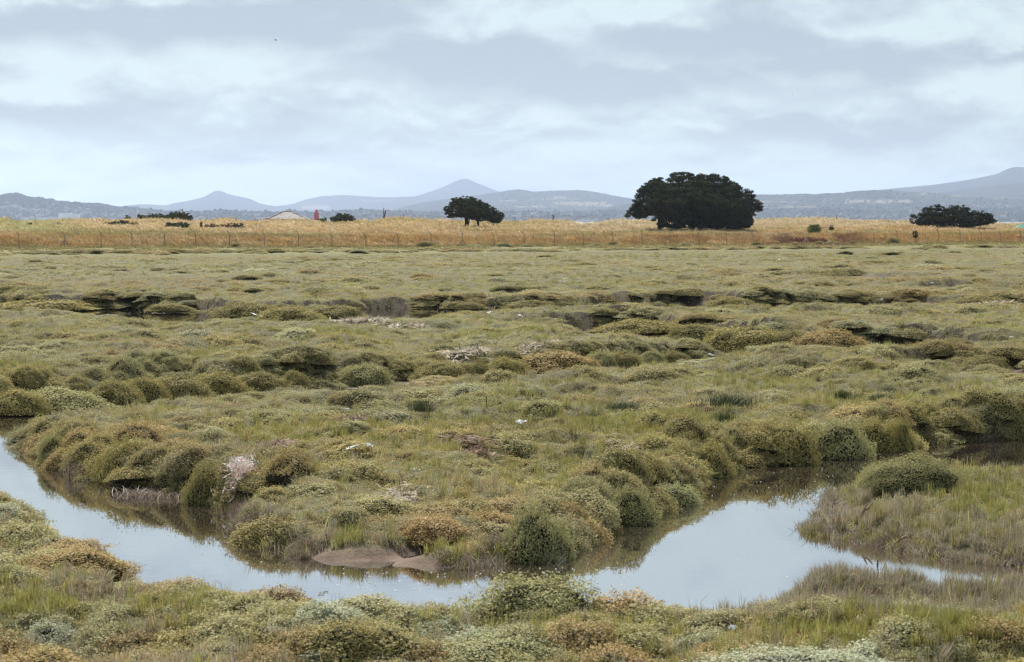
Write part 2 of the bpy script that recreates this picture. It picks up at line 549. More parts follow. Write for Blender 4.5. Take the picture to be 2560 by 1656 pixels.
    dn = (fbm(X / 18, Y / 30, 81, 4) - 0.5) * 0.9 + (fbm(X / 4, Y / 7, 83, 3) - 0.5) * 0.5
    zb = z + bank
    zd = zb + (zc_ - zb) * rise + dn * sm(10, 40, t) * (1 - 0.75 * sm(DCREST - 40, DCREST, Y))
    z = np.where(t > 0, zd, zb)
    fall = sm(DCREST + 5, DCREST + 130, Y)
    z = z * (1 - fall) + (-2.6) * fall
    return z, np.clip(wet, 0, 1), bankd, t, hol

# ground grid: columns of constant bearing, rows of constant distance ratio
yr = np.concatenate([[0.5, 2, 4, 7, 10], np.exp(np.arange(math.log(13), math.log(720), 0.0042))])
uc = np.concatenate([[-30, -8, -3, -1.2, -.7, -.55, -.47, -.41, -.385], np.arange(-0.37, 0.3705, 0.0013), [.385, .41, .47, .55, .7, 1.2, 3, 8, 30]])
NU, NV = len(uc), len(yr)
UU, YY = np.meshgrid(uc, yr)
XX = UU * YY
zf, wetf, bdf, tf, holf = terrain(np.clip(XX.ravel(), -400, 400), YY.ravel())
ZZ = zf.reshape(NV, NU)
WET, BD, TT, HOL = (a.reshape(NV, NU) for a in (wetf, bdf, tf, holf))
ZZ[:5] = np.minimum(ZZ[:5], -0.1)
def height(x, y):
    x = np.atleast_1d(np.asarray(x, float)); y = np.atleast_1d(np.asarray(y, float))
    fi = np.clip(np.interp(y, yr, np.arange(NV)), 0, NV - 1.001)
    fj = np.clip(np.interp(x / y, uc, np.arange(NU)), 0, NU - 1.001)
    i, j = fi.astype(int), fj.astype(int)
    a, b = fi - i, fj - j
    return (ZZ[i, j] * (1 - a) + ZZ[i + 1, j] * a) * (1 - b) + (ZZ[i, j + 1] * (1 - a) + ZZ[i + 1, j + 1] * a) * b
def hz(x, y):
    return float(height(x, y)[0])

# ground colour: what the soil, litter and short turf are, not how they are lit
fx, fy = XX.ravel(), YY.ravel()
nA = fbm(fx / 6, fy / 9, 101, 4)
gc = np.array([0.115, 0.105, 0.050]) + (nA[:, None] - 0.5) * np.array([0.06, 0.05, 0.02])
tk = sm(-60, -34, tf)[:, None]
gc = gc * (1 - tk) + np.array([0.17, 0.165, 0.065]) * tk
tk = (sm(-3, 3, tf))[:, None]
gc = gc * (1 - tk) + (np.array([0.36, 0.245, 0.105]) + (nA[:, None] - .5) * .12) * tk
# bare peat where the creek banks are cut
sl0 = np.hypot(np.gradient(ZZ, axis=1) / np.maximum(np.gradient(XX, axis=1), 1e-4), np.gradient(ZZ, axis=0) / np.maximum(np.gradient(YY, axis=0), 1e-4)).ravel()
pk_ = (sm(.35, .8, sl0) * (bdf < 1.2) * (bdf > -1.5))[:, None]
gc = gc * (1 - pk_) + np.array([.045, .035, .026]) * pk_
mud = np.array([0.095, 0.070, 0.054])
gc = gc * (1 - wetf[:, None]) + mud * wetf[:, None]
# the pale bare mud slip at the foot of the shelf
def mudslip(x, y, z):
    a_ = (1280 + x / y * F - 890 * K) / (140 * K)
    b_ = (HY + (HC - z) * F / y - 1318 * K) / (44 * K)
    return np.exp(-(a_ * a_ + (b_ - .25 * a_) ** 2) ** 2) * (y < 40)
mk = mudslip(fx, fy, zf)
mk = np.maximum(mk, .7 * np.exp(-(((fx - gp(735 * K, 1272 * K, -.4)[0]) / 0.25) ** 2 + ((fy - gp(735 * K, 1272 * K, -.4)[1]) / .5) ** 2)))
MUDK = mk.reshape(NV, NU)
gc = gc * (1 - mk[:, None]) + np.array([0.185, 0.128, 0.096]) * mk[:, None]
ids = (np.arange(NV - 1)[:, None] * NU + np.arange(NU - 1)[None, :]).ravel()
gf = np.stack([ids, ids + 1, ids + NU + 1, ids + NU], 1)
M_ground, q, o = mat_new('marsh_soil')
a = q.n('ShaderNodeAttribute', attribute_name='gcol')
tcn = q.n('ShaderNodeTexCoord')
nz = q.n('ShaderNodeTexNoise')
nz.inputs['Scale'].default_value = 9
nz.inputs['Detail'].default_value = 8
nz.inputs['Roughness'].default_value = 0.7
q.l(tcn.outputs['Object'], nz.inputs[0])
f = q.math('ADD', q.math('MULTIPLY', nz.outputs[0], 1.2), 0.4)
cm = q.n('ShaderNodeVectorMath', operation='SCALE')
q.l(a.outputs['Color'], cm.inputs[0])
q.l(f, cm.inputs['Scale'])
p = q.n('ShaderNodeBsdfPrincipled')
q.l(cm.outputs[0], p.inputs['Base Color'])
p.inputs['Roughness'].default_value = 0.85
p.inputs['Specular IOR Level'].default_value = 0.2
bp = q.n('ShaderNodeBump')
bp.inputs['Strength'].default_value = 0.9
bp.inputs['Distance'].default_value = 0.04
q.l(nz.outputs[0], bp.inputs['Height'])
q.l(bp.outputs[0], p.inputs['Normal'])
q.l(p.outputs[0], o.inputs[0])
me = mesh_np('ground', np.stack([fx, fy, ZZ.ravel()], 1), [gf], [M_ground], smooth=True)
at_ = me.attributes.new('gcol', 'FLOAT_COLOR', 'POINT')
c4 = np.ones((len(fx), 4), np.float32); c4[:, :3] = gc
at_.data.foreach_set('color', c4.ravel())
tag(link(bpy.data.objects.new('ground', me)), kind='structure')

# ------------------------------------------------------------------ water and sea
def water_mat(name, col, ior, rough, bump, scale):
    m, q, o = mat_new(name)
    d = q.n('ShaderNodeBsdfDiffuse')
    d.inputs[0].default_value = (*col, 1)
    gl = q.n('ShaderNodeBsdfGlossy')
    gl.inputs['Roughness'].default_value = rough
    fr = q.n('ShaderNodeFresnel')
    fr.inputs[0].default_value = ior
    mx = q.n('ShaderNodeMixShader')
    q.l(q.math('POWER', fr.outputs[0], 0.26), mx.inputs[0])
    q.l(d.outputs[0], mx.inputs[1])
    q.l(gl.outputs[0], mx.inputs[2])
    t = q.n('ShaderNodeTexCoord')
    nz = q.n('ShaderNodeTexNoise')
    nz.inputs['Scale'].default_value = scale
    nz.inputs['Detail'].default_value = 3
    q.l(t.outputs['Object'], nz.inputs[0])
    b = q.n('ShaderNodeBump')
    b.inputs['Strength'].default_value = bump
    b.inputs['Distance'].default_value = 0.01
    q.l(nz.outputs[0], b.inputs['Height'])
    q.l(b.outputs[0], gl.inputs['Normal'])
    q.l(mx.outputs[0], o.inputs[0])
    return m
M_water = water_mat('creek_water', (0.085, 0.065, 0.05), 1.75, 0.0, 0.05, 5)
ow = MB().add([(-60, 12, ZW), (60, 12, ZW), (75, 175, ZW), (-75, 175, ZW)], [(0, 1, 2, 3)]).build('water', M_water)
tag(ow, kind='structure')
M_sea = water_mat('sea_water', (0.09, 0.11, 0.12), 1.4, 0.15, 0.3, 0.3)
osea = MB().add([(-9500, 560, -1.5), (9500, 560, -1.5), (9500, 9500, -1.5), (-9500, 9500, -1.5)], [(0, 1, 2, 3)]).build('sea', M_sea)
tag(osea, kind='structure')

# ------------------------------------------------------------------ far hills
M_hill, q, o = mat_new('hill_cover')
a = q.n('ShaderNodeAttribute', attribute_name='gcol')
p = q.n('ShaderNodeBsdfDiffuse')
q.l(a.outputs['Color'], p.inputs[0])
q.l(p.outputs[0], o.inputs[0])
class Hill:
    def __init__(self, name, prof, dr, df, base, rough=1.2, trees=0.0, fields=(), seed=0):
        self.px = np.array([c[0] for c in prof], float); self.py = np.array([c[1] for c in prof], float)
        self.dr, self.df, self.seed, self.trees = dr, df, seed, trees
        u = np.arange((self.px[0] - 1280) / F, (self.px[-1] - 1280) / F, 0.0005)
        s = np.concatenate([np.linspace(0, 1, 46), np.linspace(1.03, 1.6, 10)])
        U, S = np.meshgrid(u, s)
        Y = df + (dr - df) * S
        X = U * Y
        Z = self.z(U.ravel(), S.ravel())
        n1_ = fbm(X.ravel() / 450, Y.ravel() / 450, 200 + seed, 4)
        n2_ = fbm(X.ravel() / 110, Y.ravel() / 160, 230 + seed, 3)
        c = np.array(base)[None, :] * (0.75 + 0.9 * (n1_[:, None] - 0.35) + 0.8 * (n2_[:, None] - .5))
        pxv = U.ravel() * F + 1280
        pyv = HY - (Z - HC) / Y.ravel() * F
        for (fx0, fx1, fy0, fy1, colr) in fields:
            wob_ = (fbm(pxv / 14, pyv / 6, 250 + seed, 3) - .5)
            m = sm(0, 6, pxv - fx0 + wob_ * 14) * sm(0, 6, fx1 - pxv + wob_ * 14) * sm(0, 1.2, pyv - fy0 + wob_ * 3) * sm(0, 1.2, fy1 - pyv + wob_ * 3)
            m = m * (S.ravel() <= 1)
            c = c * (1 - m[:, None]) + np.array(colr) * m[:, None]
        nu = len(u)
        ii = (np.arange(len(s) - 1)[:, None] * nu + np.arange(nu - 1)[None, :]).ravel()
        me = mesh_np(name, np.stack([X.ravel(), Y.ravel(), Z], 1), [np.stack([ii, ii + 1, ii + nu + 1, ii + nu], 1)], [M_hill], smooth=True)
        at_ = me.attributes.new('gcol', 'FLOAT_COLOR', 'POINT')
        c4 = np.ones((len(c), 4), np.float32); c4[:, :3] = np.clip(c, 0.005, 1)
        at_.data.foreach_set('color', c4.ravel())
        tag(link(bpy.data.objects.new(name, me)), kind='structure')
    def z(self, U, S):
        px = U * F + 1280
        py = np.interp(px, self.px, self.py)
        # round the corners of the traced profile
        for dx in (-7, 7):
            py = py + np.interp(px + dx, self.px, self.py)
        py = py / 3
        if self.trees:
            py = py - self.trees * np.maximum(0, fbm(px / 9, S * 0 + 3.3, 260 + self.seed, 3) - .42) * 9
        zr = HC + (HY - py) / F * self.dr
        Y = self.df + (self.dr - self.df) * S
        X = U * Y
        shp = np.where(S <= 1, 0.30 * S + 0.70 * S ** 2.2, 1 - (S - 1) * 1.2)
        nn = (fbm(X / 900, Y / 900, 270 + self.seed, 4) - .5) * 0.35
        edge = np.clip(S, 0, 1) * np.clip(1 - S, 0, 1) * 4
        return -3 + (zr + 3) * (shp + nn * edge * 0.6)
    def point(self, px, s):
        U = (px - 1280) / F
        Y = self.df + (self.dr - self.df) * s
        return Vector((U * Y, Y, float(self.z(np.array([U]), np.array([s]))[0])))

PALE = (0.23, 0.21, 0.15)
hT = Hill('mountain', [(1500, 540), (1800, 520), (2000, 500), (2100, 489), (2180, 477), (2240, 471), (2330, 463), (2420, 450), (2490, 436), (2520, 421), (2535, 418), (2560, 419), (2620, 423), (2760, 440), (3100, 500)], 19000, 15500, (0.055, 0.05, 0.04), seed=1)
hT2 = Hill('mountain', [(1900, 530), (2150, 500), (2340, 484), (2400, 475), (2480, 464), (2560, 457), (2700, 450), (3100, 480)], 15800, 13400, (0.06, 0.06, 0.04), seed=2)
hS = Hill('mountain', [(600, 545), (800, 528), (900, 512), (960, 503), (1000, 499), (1035, 492), (1060, 485), (1090, 475), (1118, 464), (1143, 452), (1158, 447), (1165, 447), (1176, 451), (1192, 459), (1206, 463), (1228, 473), (1254, 481), (1300, 492), (1400, 512), (1600, 540)], 26000, 20000, (0.05, 0.05, 0.035), seed=3)
hC = Hill('hills', [(560, 540), (640, 528), (690, 516), (718, 513), (730, 511), (762, 500), (808, 490), (815, 491), (850, 488), (880, 489), (940, 493), (978, 494), (1000, 493), (1030, 492), (1060, 494), (1100, 500), (1200, 515), (1300, 530)], 23500, 17500, (0.06, 0.06, 0.04), fields=[(750, 830, 514, 524, PALE), (900, 990, 500, 506, (.14, .13, .09))], seed=4)
hB = Hill('mountain', [(230, 530), (300, 517), (330, 513), (350, 511), (385, 512), (420, 514), (425, 511), (438, 508), (480, 501), (508, 494), (528, 484), (537, 478), (543, 476), (553, 478), (565, 483), (580, 488), (600, 492), (625, 497), (648, 508), (668, 513), (690, 516), (740, 520), (800, 526), (900, 540)], 22000, 16500, (0.05, 0.05, 0.035), seed=5)
hF = Hill('hills', [(900, 545), (980, 526), (1050, 508), (1130, 497), (1200, 488), (1254, 480), (1262, 477), (1290, 475), (1300, 474), (1312, 476), (1330, 480), (1400, 477), (1450, 476), (1462, 477), (1490, 481), (1540, 491), (1590, 499), (1640, 503), (1760, 512), (1900, 525), (2000, 540)], 17000, 11800, (0.05, 0.052, 0.032), trees=.3,
          fields=[(1380, 1420, 492, 498, PALE), (1245, 1290, 500, 504, PALE), (1330, 1440, 497, 500, PALE), (1280, 1395, 515, 519, PALE), (1380, 1520, 504, 513, (.2, .18, .12)), (1430, 1530, 510, 517, PALE), (1560, 1680, 512, 518, (.2, .18, .12))], seed=6)
hR = Hill('hills', [(1400, 545), (1560, 512), (1650, 499), (1780, 490), (1880, 488), (1950, 487), (2022, 485), (2040, 487), (2050, 484), (2090, 484), (2112, 482), (2140, 478), (2180, 476), (2230, 477), (2290, 481), (2350, 485), (2420, 492), (2560, 500), (2700, 505), (3100, 530)], 13000, 9200, (0.05, 0.052, 0.033), trees=.35,
          fields=[(2108, 2178, 500, 508, PALE), (2186, 2232, 500, 508, PALE), (2236, 2278, 500, 508, PALE), (2290, 2330, 484, 488, PALE), (1900, 1990, 503, 507, (.18, .17, .11)), (2370, 2480, 488, 492, PALE), (2480, 2560, 495, 499, (.2, .18, .12)), (1940, 2040, 516, 519, PALE)], seed=7)
hA = Hill('hills', [(-400, 512), (-200, 500), (0, 491), (8, 488), (14, 484), (30, 483), (48, 485), (60, 488), (75, 492), (110, 496), (150, 503), (200, 507), (235, 508), (250, 507), (270, 512), (300, 517), (330, 519), (380, 523), (430, 529), (500, 536), (600, 545), (700, 552)], 11200, 9000, (0.042, 0.045, 0.03), trees=.9, seed=8)
hP = Hill('coast', [(-500, 532), (0, 534), (300, 531), (420, 528), (500, 529), (560, 526), (640, 529), (690, 530), (730, 526), (790, 530), (860, 526), (900, 524), (1000, 528), (1100, 530), (1250, 528), (1400, 530), (1560, 526), (1800, 525), (2000, 522), (2200, 522), (2400, 520), (2560, 522), (3000, 525)], 10600, 8600, (0.042, 0.045, 0.03), trees=.8, seed=9)

# ------------------------------------------------------------------ far town
def house_mesh(name, L, Wd, H, rh, wall, roof):
    b = MB()
    b.box(-L / 2, L / 2, -Wd / 2, Wd / 2, -4, H, 0)
    e = .4
    b.add([(-L / 2 - e, -Wd / 2 - e, H + .02), (L / 2 + e, -Wd / 2 - e, H + .02), (L / 2 + e, Wd / 2 + e, H + .02), (-L / 2 - e, Wd / 2 + e, H + .02), (-L / 2 - e, 0, H + rh), (L / 2 + e, 0, H + rh)],
          [(0, 1, 5, 4), (2, 3, 4, 5), (1, 2, 5), (3, 0, 4), (3, 2, 1, 0)], 1)
    b.box(L * .3, L * .3 + 1.2, -.6, .6, H, H + rh + 1.2, 0)
    return b.mesh(name, [wall, roof])
M_cream = mat_plain('cream_render', (0.62, 0.56, 0.46), 0.8, 0.06, 0.05)
M_brick = mat_plain('pale_brick', (0.40, 0.30, 0.25), 0.8, 0.1, 0.05)
M_tile = mat_plain('brown_tile', (0.24, 0.14, 0.10), 0.8, 0.1, 0.05)
hm = [house_mesh('far_house', 12, 8, 6, 2.6, M_white, M_slate), house_mesh('far_house', 17, 9, 5.5, 3, M_cream, M_slate), house_mesh('far_house', 24, 9, 7, 3, M_white, M_tile),
      house_mesh('far_house', 10, 9, 7, 3, M_brick, M_slate), house_mesh('far_house', 34, 10, 8, 2, M_white, M_slate)]
def place_house(p, k, name='far_house', label=None, sc_=1.0):
    o = bpy.data.objects.new(name, hm[k])
    o.location = p
    o.scale = (sc_, sc_, sc_)
    o.rotation_euler = (0, 0, rng.uniform(-.5, .5))
    return tag(link(o), label, 'house', 'pale houses of the hazy town across the bay')
zones = [(hP, 0, 2560, .05, .85, 132), (hA, -40, 420, .15, .8, 40), (hR, 1890, 2600, .2, .80, 60), (hF, 1270, 1580, .1, .5, 18), (hP, 560, 900, .1, .5, 30), (hP, 250, 560, .1, .4, 15)]
for hl, x0, x1, s0, s1, n in zones:
    for _ in range(n):
        cxp = rng.uniform(x0, x1)
        cs = s0 + (s1 - s0) * rng.uniform() ** 1.3
        if vnoise(np.array([cxp / 30.]), np.array([cs * 6]), 300)[0] < .36:
            continue
        place_house(hl.point(cxp, cs), int(rng.choice(5, p=[.34, .26, .16, .14, .10])), label='small pale house in the hazy town below the hills', sc_=rng.uniform(.8, 1.3))
# the rest of the town, too small to count
b = MB()
for _ in range(900):
    hl = (hP, hP, hP, hA, hR, hR)[rng.integers(6)]
    x0, x1 = {id(hP): (-60, 2620), id(hA): (-60, 400), id(hR): (1850, 2620)}[id(hl)]
    p_ = hl.point(rng.uniform(x0, x1), rng.uniform(.05, .85))
    if vnoise(np.array([p_.x / 120.]), np.array([p_.y / 300.]), 301)[0] < .4:
        continue
    L, H = rng.uniform(5, 14), rng.uniform(3.5, 6.5)
    m_ = int(rng.integers(0, 2))
    b.box(p_.x - L / 2, p_.x + L / 2, p_.y - 4, p_.y + 4, p_.z - 3, p_.z + H, m_)
    b.add([(p_.x - L / 2, p_.y - 4, p_.z + H + .02), (p_.x + L / 2, p_.y - 4, p_.z + H + .02), (p_.x + L / 2, p_.y + 4, p_.z + H + .02), (p_.x - L / 2, p_.y + 4, p_.z + H + .02), (p_.x - L / 2, p_.y, p_.z + H + 2.2), (p_.x + L / 2, p_.y, p_.z + H + 2.2)], [(0, 1, 5, 4), (2, 3, 4, 5), (1, 2, 5), (3, 0, 4)], 2)
tag(b.build('distant_town', [M_white, M_cream, M_slate]), 'mass of tiny pale houses scattered below the far hills', 'town', kind='stuff')
# trees among the houses: a far wood that reads as one mass
vs, fs, cs = [], [], []
for _ in range(2600):
    hl = (hP, hP, hP, hA, hR, hF)[rng.integers(6)]
    x0, x1 = {id(hP): (-60, 2620), id(hA): (-60, 450), id(hR): (1850, 2620), id(hF): (1250, 1600)}[id(hl)]
    p_ = hl.point(rng.uniform(x0, x1), rng.uniform(.05, .97))
    rr, hh = rng.uniform(4, 9), rng.uniform(6, 13)
    b0 = len(vs)
    for k in range(5):
        t_ = k * 2 * math.pi / 5 + rng.uniform(0, .5)
        vs.append((p_.x + rr * math.cos(t_), p_.y + rr * math.sin(t_), p_.z + hh * .15))
    for k in range(5):
        t_ = (k + .5) * 2 * math.pi / 5 + rng.uniform(0, .4)
        vs.append((p_.x + rr * .9 * math.cos(t_), p_.y + rr * .9 * math.sin(t_), p_.z + hh * rng.uniform(.55, .75)))
    vs.append((p_.x + rng.uniform(-1, 1), p_.y, p_.z + hh))
    for k in range(5):
        k2 = (k + 1) % 5
        fs += [(b0 + k, b0 + k2, b0 + 5 + k), (b0 + k2, b0 + 5 + k2, b0 + 5 + k), (b0 + 5 + k, b0 + 5 + k2, b0 + 10)]
M_farwood = mat_plain('far_woodland', (0.03, 0.035, 0.02), 0.95, .3, .02)
ofw = link(bpy.data.objects.new('distant_wood', mesh_np('distant_wood', np.array(vs), [np.array(fs)], [M_farwood])))
tag(ofw, 'dark trees scattered among the far houses', 'woodland', kind='stuff')

def church(px, ytop, ybase, D, label):
    s = D / F
    root = empty('church', at(px, HY, D))
    zt = HC + (HY - ytop) * s
    zb = HC + (HY - ybase) * s
    root.location.z = zb - 14
    h = zt - root.location.z
    b = MB(); b.box(-4, 4, -4, 4, -10, h * .45); b.build('tower', M_cream, root)
    b = MB(); z0 = h * .45 + .02
    vs_ = [(4.2 * math.cos(R(22.5 + 45 * k)), 4.2 * math.sin(R(22.5 + 45 * k)), z0) for k in range(8)] + [(0, 0, h)]
    b.add(vs_, [(k, (k + 1) % 8, 8) for k in range(8)] + [tuple(range(7, -1, -1))])
    for sx in (-1, 1):
        for sy in (-1, 1):
            b.add([(sx * 3.9 - .7, sy * 3.9 - .7, z0), (sx * 3.9 + .7, sy * 3.9 - .7, z0), (sx * 3.9 + .7, sy * 3.9 + .7, z0), (sx * 3.9 - .7, sy * 3.9 + .7, z0), (sx * 3.9, sy * 3.9, z0 + 7)], [(0, 1, 4), (1, 2, 4), (2, 3, 4), (3, 0, 4), (3, 2, 1, 0)])
    b.build('spire', M_cream, root)
    b = MB(); b.box(-30, -4.02, -7, 7, -10, 9)
    b.add([(-30.4, -7.4, 9.02), (-4.02, -7.4, 9.02), (-4.02, 7.4, 9.02), (-30.4, 7.4, 9.02), (-30.4, 0, 17), (-4.02, 0, 17)], [(0, 1, 5, 4), (2, 3, 4, 5), (1, 2, 5), (3, 0, 4), (3, 2, 1, 0)], 1)
    b.build('nave', [M_cream, M_slate], root)
    tag(root, label, 'church', 'church spires on the far shore')
church(181, 516, 540, 8900, 'thin pale church spire rising behind the long white sheds')
church(344, 509, 540, 8700, 'taller pale church spire just left of the dark shrubs on the dunes')
def shed(px0, px1, y0, y1, D, depth, name, label, cat, flat=True, step=None):
    s = D / F
    x0, x1 = (px0 - 1280) * s, (px1 - 1280) * s
    zt, zb = HC + (HY - y0) * s, HC + (HY - y1) * s
    root = empty(name, ((x0 + x1) / 2, D, -3))
    L = x1 - x0
    b = MB(); b.box(-L / 2, L / 2, 0, depth, -2, zt + 3 - 1.5); b.build('wall', M_white, root)
    b = MB(); b.box(-L / 2 - .5, L / 2 + .5, -.5, depth + .5, zt + 1.52, zt + 3)
    if step:
        b.box(L * step[0], L * step[1], 4, depth - 4, zt + 3.02, zt + 3 + step[2])
    b.build('roof', M_white, root)
    b = MB()
    nwin = max(3, int(L / 9))
    for k in range(nwin):
        xw = -L / 2 + L * (k + .5) / nwin
        b.box(xw - 1.6, xw + 1.6, -.12, -.02, (zt + 3) * .35, (zt + 3) * .55)
    b.build('window_row', M_slate, root)
    return tag(root, label, cat)
shed(57, 150, 543, 552, 8450, 40, 'warehouse', 'long low white shed on the far left shore', 'shed')
shed(147, 197, 535, 552, 8550, 40, 'warehouse', 'taller white shed with a flat roof below the thin spire', 'shed', step=(-.45, .1, 3))
shed(1452, 1488, 550, 556, 8500, 30, 'warehouse', 'long white building low behind the dunes left of the big tree', 'shed')
shed(1538, 1562, 545, 553, 8550, 30, 'warehouse', 'short white building touching the left edge of the big tree', 'shed')
def on_hill(hl, px, yt, w_, h_, name, label, cat, step=None):
    # find the slope position that shows at that row
    best = min(np.linspace(.05, .95, 60), key=lambda s: abs(HY - (hl.point(px, s).z - HC) / hl.point(px, s).y * F - yt))
    p_ = hl.point(px, best)
    s = p_.y / F
    L, H = w_ * s, h_ * s
    root = empty(name, p_)
    b = MB(); b.box(-L / 2, L / 2, 0, 18, -6, H - 1); b.build('wall', M_white, root)
    b = MB(); b.box(-L / 2 - .4, L / 2 + .4, -.4, 18.4, H - .98, H)
    if step:
        b.box(L * step[0], L * step[1], 3, 15, H + .02, H + step[2])
    b.build('roof', M_white, root)
    b = MB()
    for k in range(max(3, int(L / 7))):
        xw = -L / 2 + L * (k + .5) / max(3, int(L / 7))
        for zz in np.arange(2.5, H - 3, 3.4):
            b.box(xw - 1.2, xw + 1.2, -.12, -.02, zz, zz + 1.5)
    b.build('window_row', M_slate, root)
    tag(root, label, cat)
on_hill(hR, 2511, 527, 30, 10, 'hospital', 'white block with a raised right end on the far right slope', 'building', step=(.2, .46, 8))
on_hill(hR, 2453, 524, 34, 6, 'hospital', 'long white building above the right end of the low tree', 'building', step=(-.4, -.2, 3))
on_hill(hA, 19, 509, 12, 5, 'house', 'lone white house high on the wooded left hill', 'house')
on_hill(hA, 165, 529, 14, 6, 'house', 'pale house beside the thin spire', 'house')

# ------------------------------------------------------------------ red lighthouse
D = 2500.0; s = D / F
root = empty('lighthouse', ((791.5 - 1280) * s, D, -1.5))
tag(root, 'red lighthouse tower standing behind the dunes right of the pale roofed pavilion', 'lighthouse')
z0 = -1.5
def lz(py): return HC + (HY - py) * s - z0
def ring(b, prof, seg=16):
    vs_, fs_ = [], []
    for r_, zz in prof:
        vs_ += [(r_ * math.cos(2 * math.pi * k / seg), r_ * math.sin(2 * math.pi * k / seg), zz) for k in range(seg)]
    for i in range(len(prof) - 1):
        fs_ += [(i * seg + k, i * seg + (k + 1) % seg, (i + 1) * seg + (k + 1) % seg, (i + 1) * seg + k) for k in range(seg)]
    fs_ += [tuple(range(seg - 1, -1, -1)), tuple((len(prof) - 1) * seg + k for k in range(seg))]
    return b.add(vs_, fs_)
ring(MB(), [(3.0, 0), (2.8, lz(552)), (2.45, lz(536)), (2.35, lz(533.2))]).build('tower', M_red, root, True)
gl_ = ring(MB(), [(2.35, lz(533.2) + .02), (2.7, lz(532.6)), (2.7, lz(532.2)), (2.3, lz(532.0))])
for k in range(12):
    t_ = 2 * math.pi * k / 12
    gl_.tube([(2.6 * math.cos(t_), 2.6 * math.sin(t_), lz(532.2)), (2.6 * math.cos(t_), 2.6 * math.sin(t_), lz(529.8))], .06, 5)
gl_.tube([(2.6 * math.cos(2 * math.pi * k / 24), 2.6 * math.sin(2 * math.pi * k / 24), lz(529.8)) for k in range(25)], .07, 5)
gl_.build('gallery', M_red, root)
lan = ring(MB(), [(1.55, lz(532.0) + .02), (1.5, lz(527.6))]).build('lantern', M_redglass, root)
ring(MB(), [(1.8, lz(527.6) + .02), (1.2, lz(525.6)), (.25, lz(524.4)), (.2, lz(522.8))]).build('dome', M_red, root, True)
for k, zz in enumerate((546, 540)):
    MB().box(-.35, .35, -2.78 + k * .12, -2.62 + k * .12, lz(zz), lz(zz) + 1.2).build('window', M_slate, root)

# ------------------------------------------------------------------ plants: shapes
def leaf_quads(pos, nrm, length, width, rng_, along=None):
    n = len(pos)
    rnd = rng_.normal(size=(n, 3))
    if along is None:
        along = rnd
    a = along - nrm * np.sum(along * nrm, 1, keepdims=True)
    a /= np.linalg.norm(a, axis=1, keepdims=True) + 1e-9
    b = np.cross(nrm, a)
    L = (length * rng_.uniform(.7, 1.3, n))[:, None]
    W = (width * rng_.uniform(.7, 1.3, n))[:, None]
    v = np.stack([pos - a * L * .5, pos + b * W * .5 + a * L * .08, pos + a * L * .5, pos - b * W * .5 + a * L * .08], 1).reshape(-1, 3)
    f = np.arange(4 * n).reshape(n, 4)
    return v, f
def unit(v):
    return v / (np.linalg.norm(v, axis=1, keepdims=True) + 1e-9)

def leaf_cols(n, rng_, var=.25, warm=0.0):
    c = np.ones((n, 3)) * (1 + rng_.uniform(-var, var, (n, 1)))
    c[:, 0] *= 1 + rng_.uniform(-.08, .12, n)
    c[:, 2] *= 1 + rng_.uniform(-.15, .15, n)
    return c

def cover_clump(seed, n=64, L=.10, W=.055):
    r_ = np.random.default_rng(seed)
    d = unit(r_.normal(size=(n, 3)))
    d[:, 2] = np.abs(d[:, 2])
    rad = .5 * r_.uniform(.35, 1, (n, 1)) ** .6
    pos = d * rad * np.array([1, 1, .85])
    nrm = unit(d * .7 + np.array([0, 0, .7]) + r_.normal(size=(n, 3)) * .55)
    v, f = leaf_quads(pos, nrm, L, W, r_, along=d + r_.normal(size=(n, 3)) * .4 + np.array([0, 0, .5]))
    return mesh_np('cover_clump', v, [f], [M_cover], col=leaf_cols(n, r_, .18))

def grass_clump(name, seed, n=26, spread=.3, lean=(0, 0), wid=.03, bend=.35, mat=None, hvar=.35):
    r_ = np.random.default_rng(seed)
    base = np.stack([r_.normal(0, spread * .5, n), r_.normal(0, spread * .5, n), np.zeros(n)], 1)
    az_ = r_.uniform(0, 2 * math.pi, n)
    out_ = np.stack([np.cos(az_), np.sin(az_), np.zeros(n)], 1)
    hgt = r_.uniform(1 - hvar, 1, n)[:, None]
    tilt = r_.uniform(.05, bend, n)[:, None]
    ln = np.array([lean[0], lean[1], 0])[None]
    mid = base + out_ * tilt * .4 * hgt + ln * .4 * hgt + np.array([0, 0, .6]) * hgt
    tip = base + out_ * tilt * 1.15 * hgt + ln * 1.1 * hgt + np.array([0, 0, 1.0]) * hgt * (1 - .25 * tilt)
    sd_ = np.cross(out_, [0, 0, 1.0])
    sd_ = sd_ * np.cos(r_.uniform(-1, 1, n))[:, None]
    sd_[:, 0] += .3
    sd_ = unit(sd_) * wid * .5
    v = np.stack([base - sd_, base + sd_, mid + sd_ * .8, mid - sd_ * .8, tip], 1).reshape(-1, 3)
    k = np.arange(n)[:, None] * 5
    f4 = np.concatenate([k, k + 1, k + 2, k + 3], 1)
    f3 = np.concatenate([k + 3, k + 2, k + 4], 1)
    c = leaf_cols(n, r_, .3)
    return mesh_np(name, v, [f4, f3], [mat or M_blade], col=np.concatenate([c, c]))

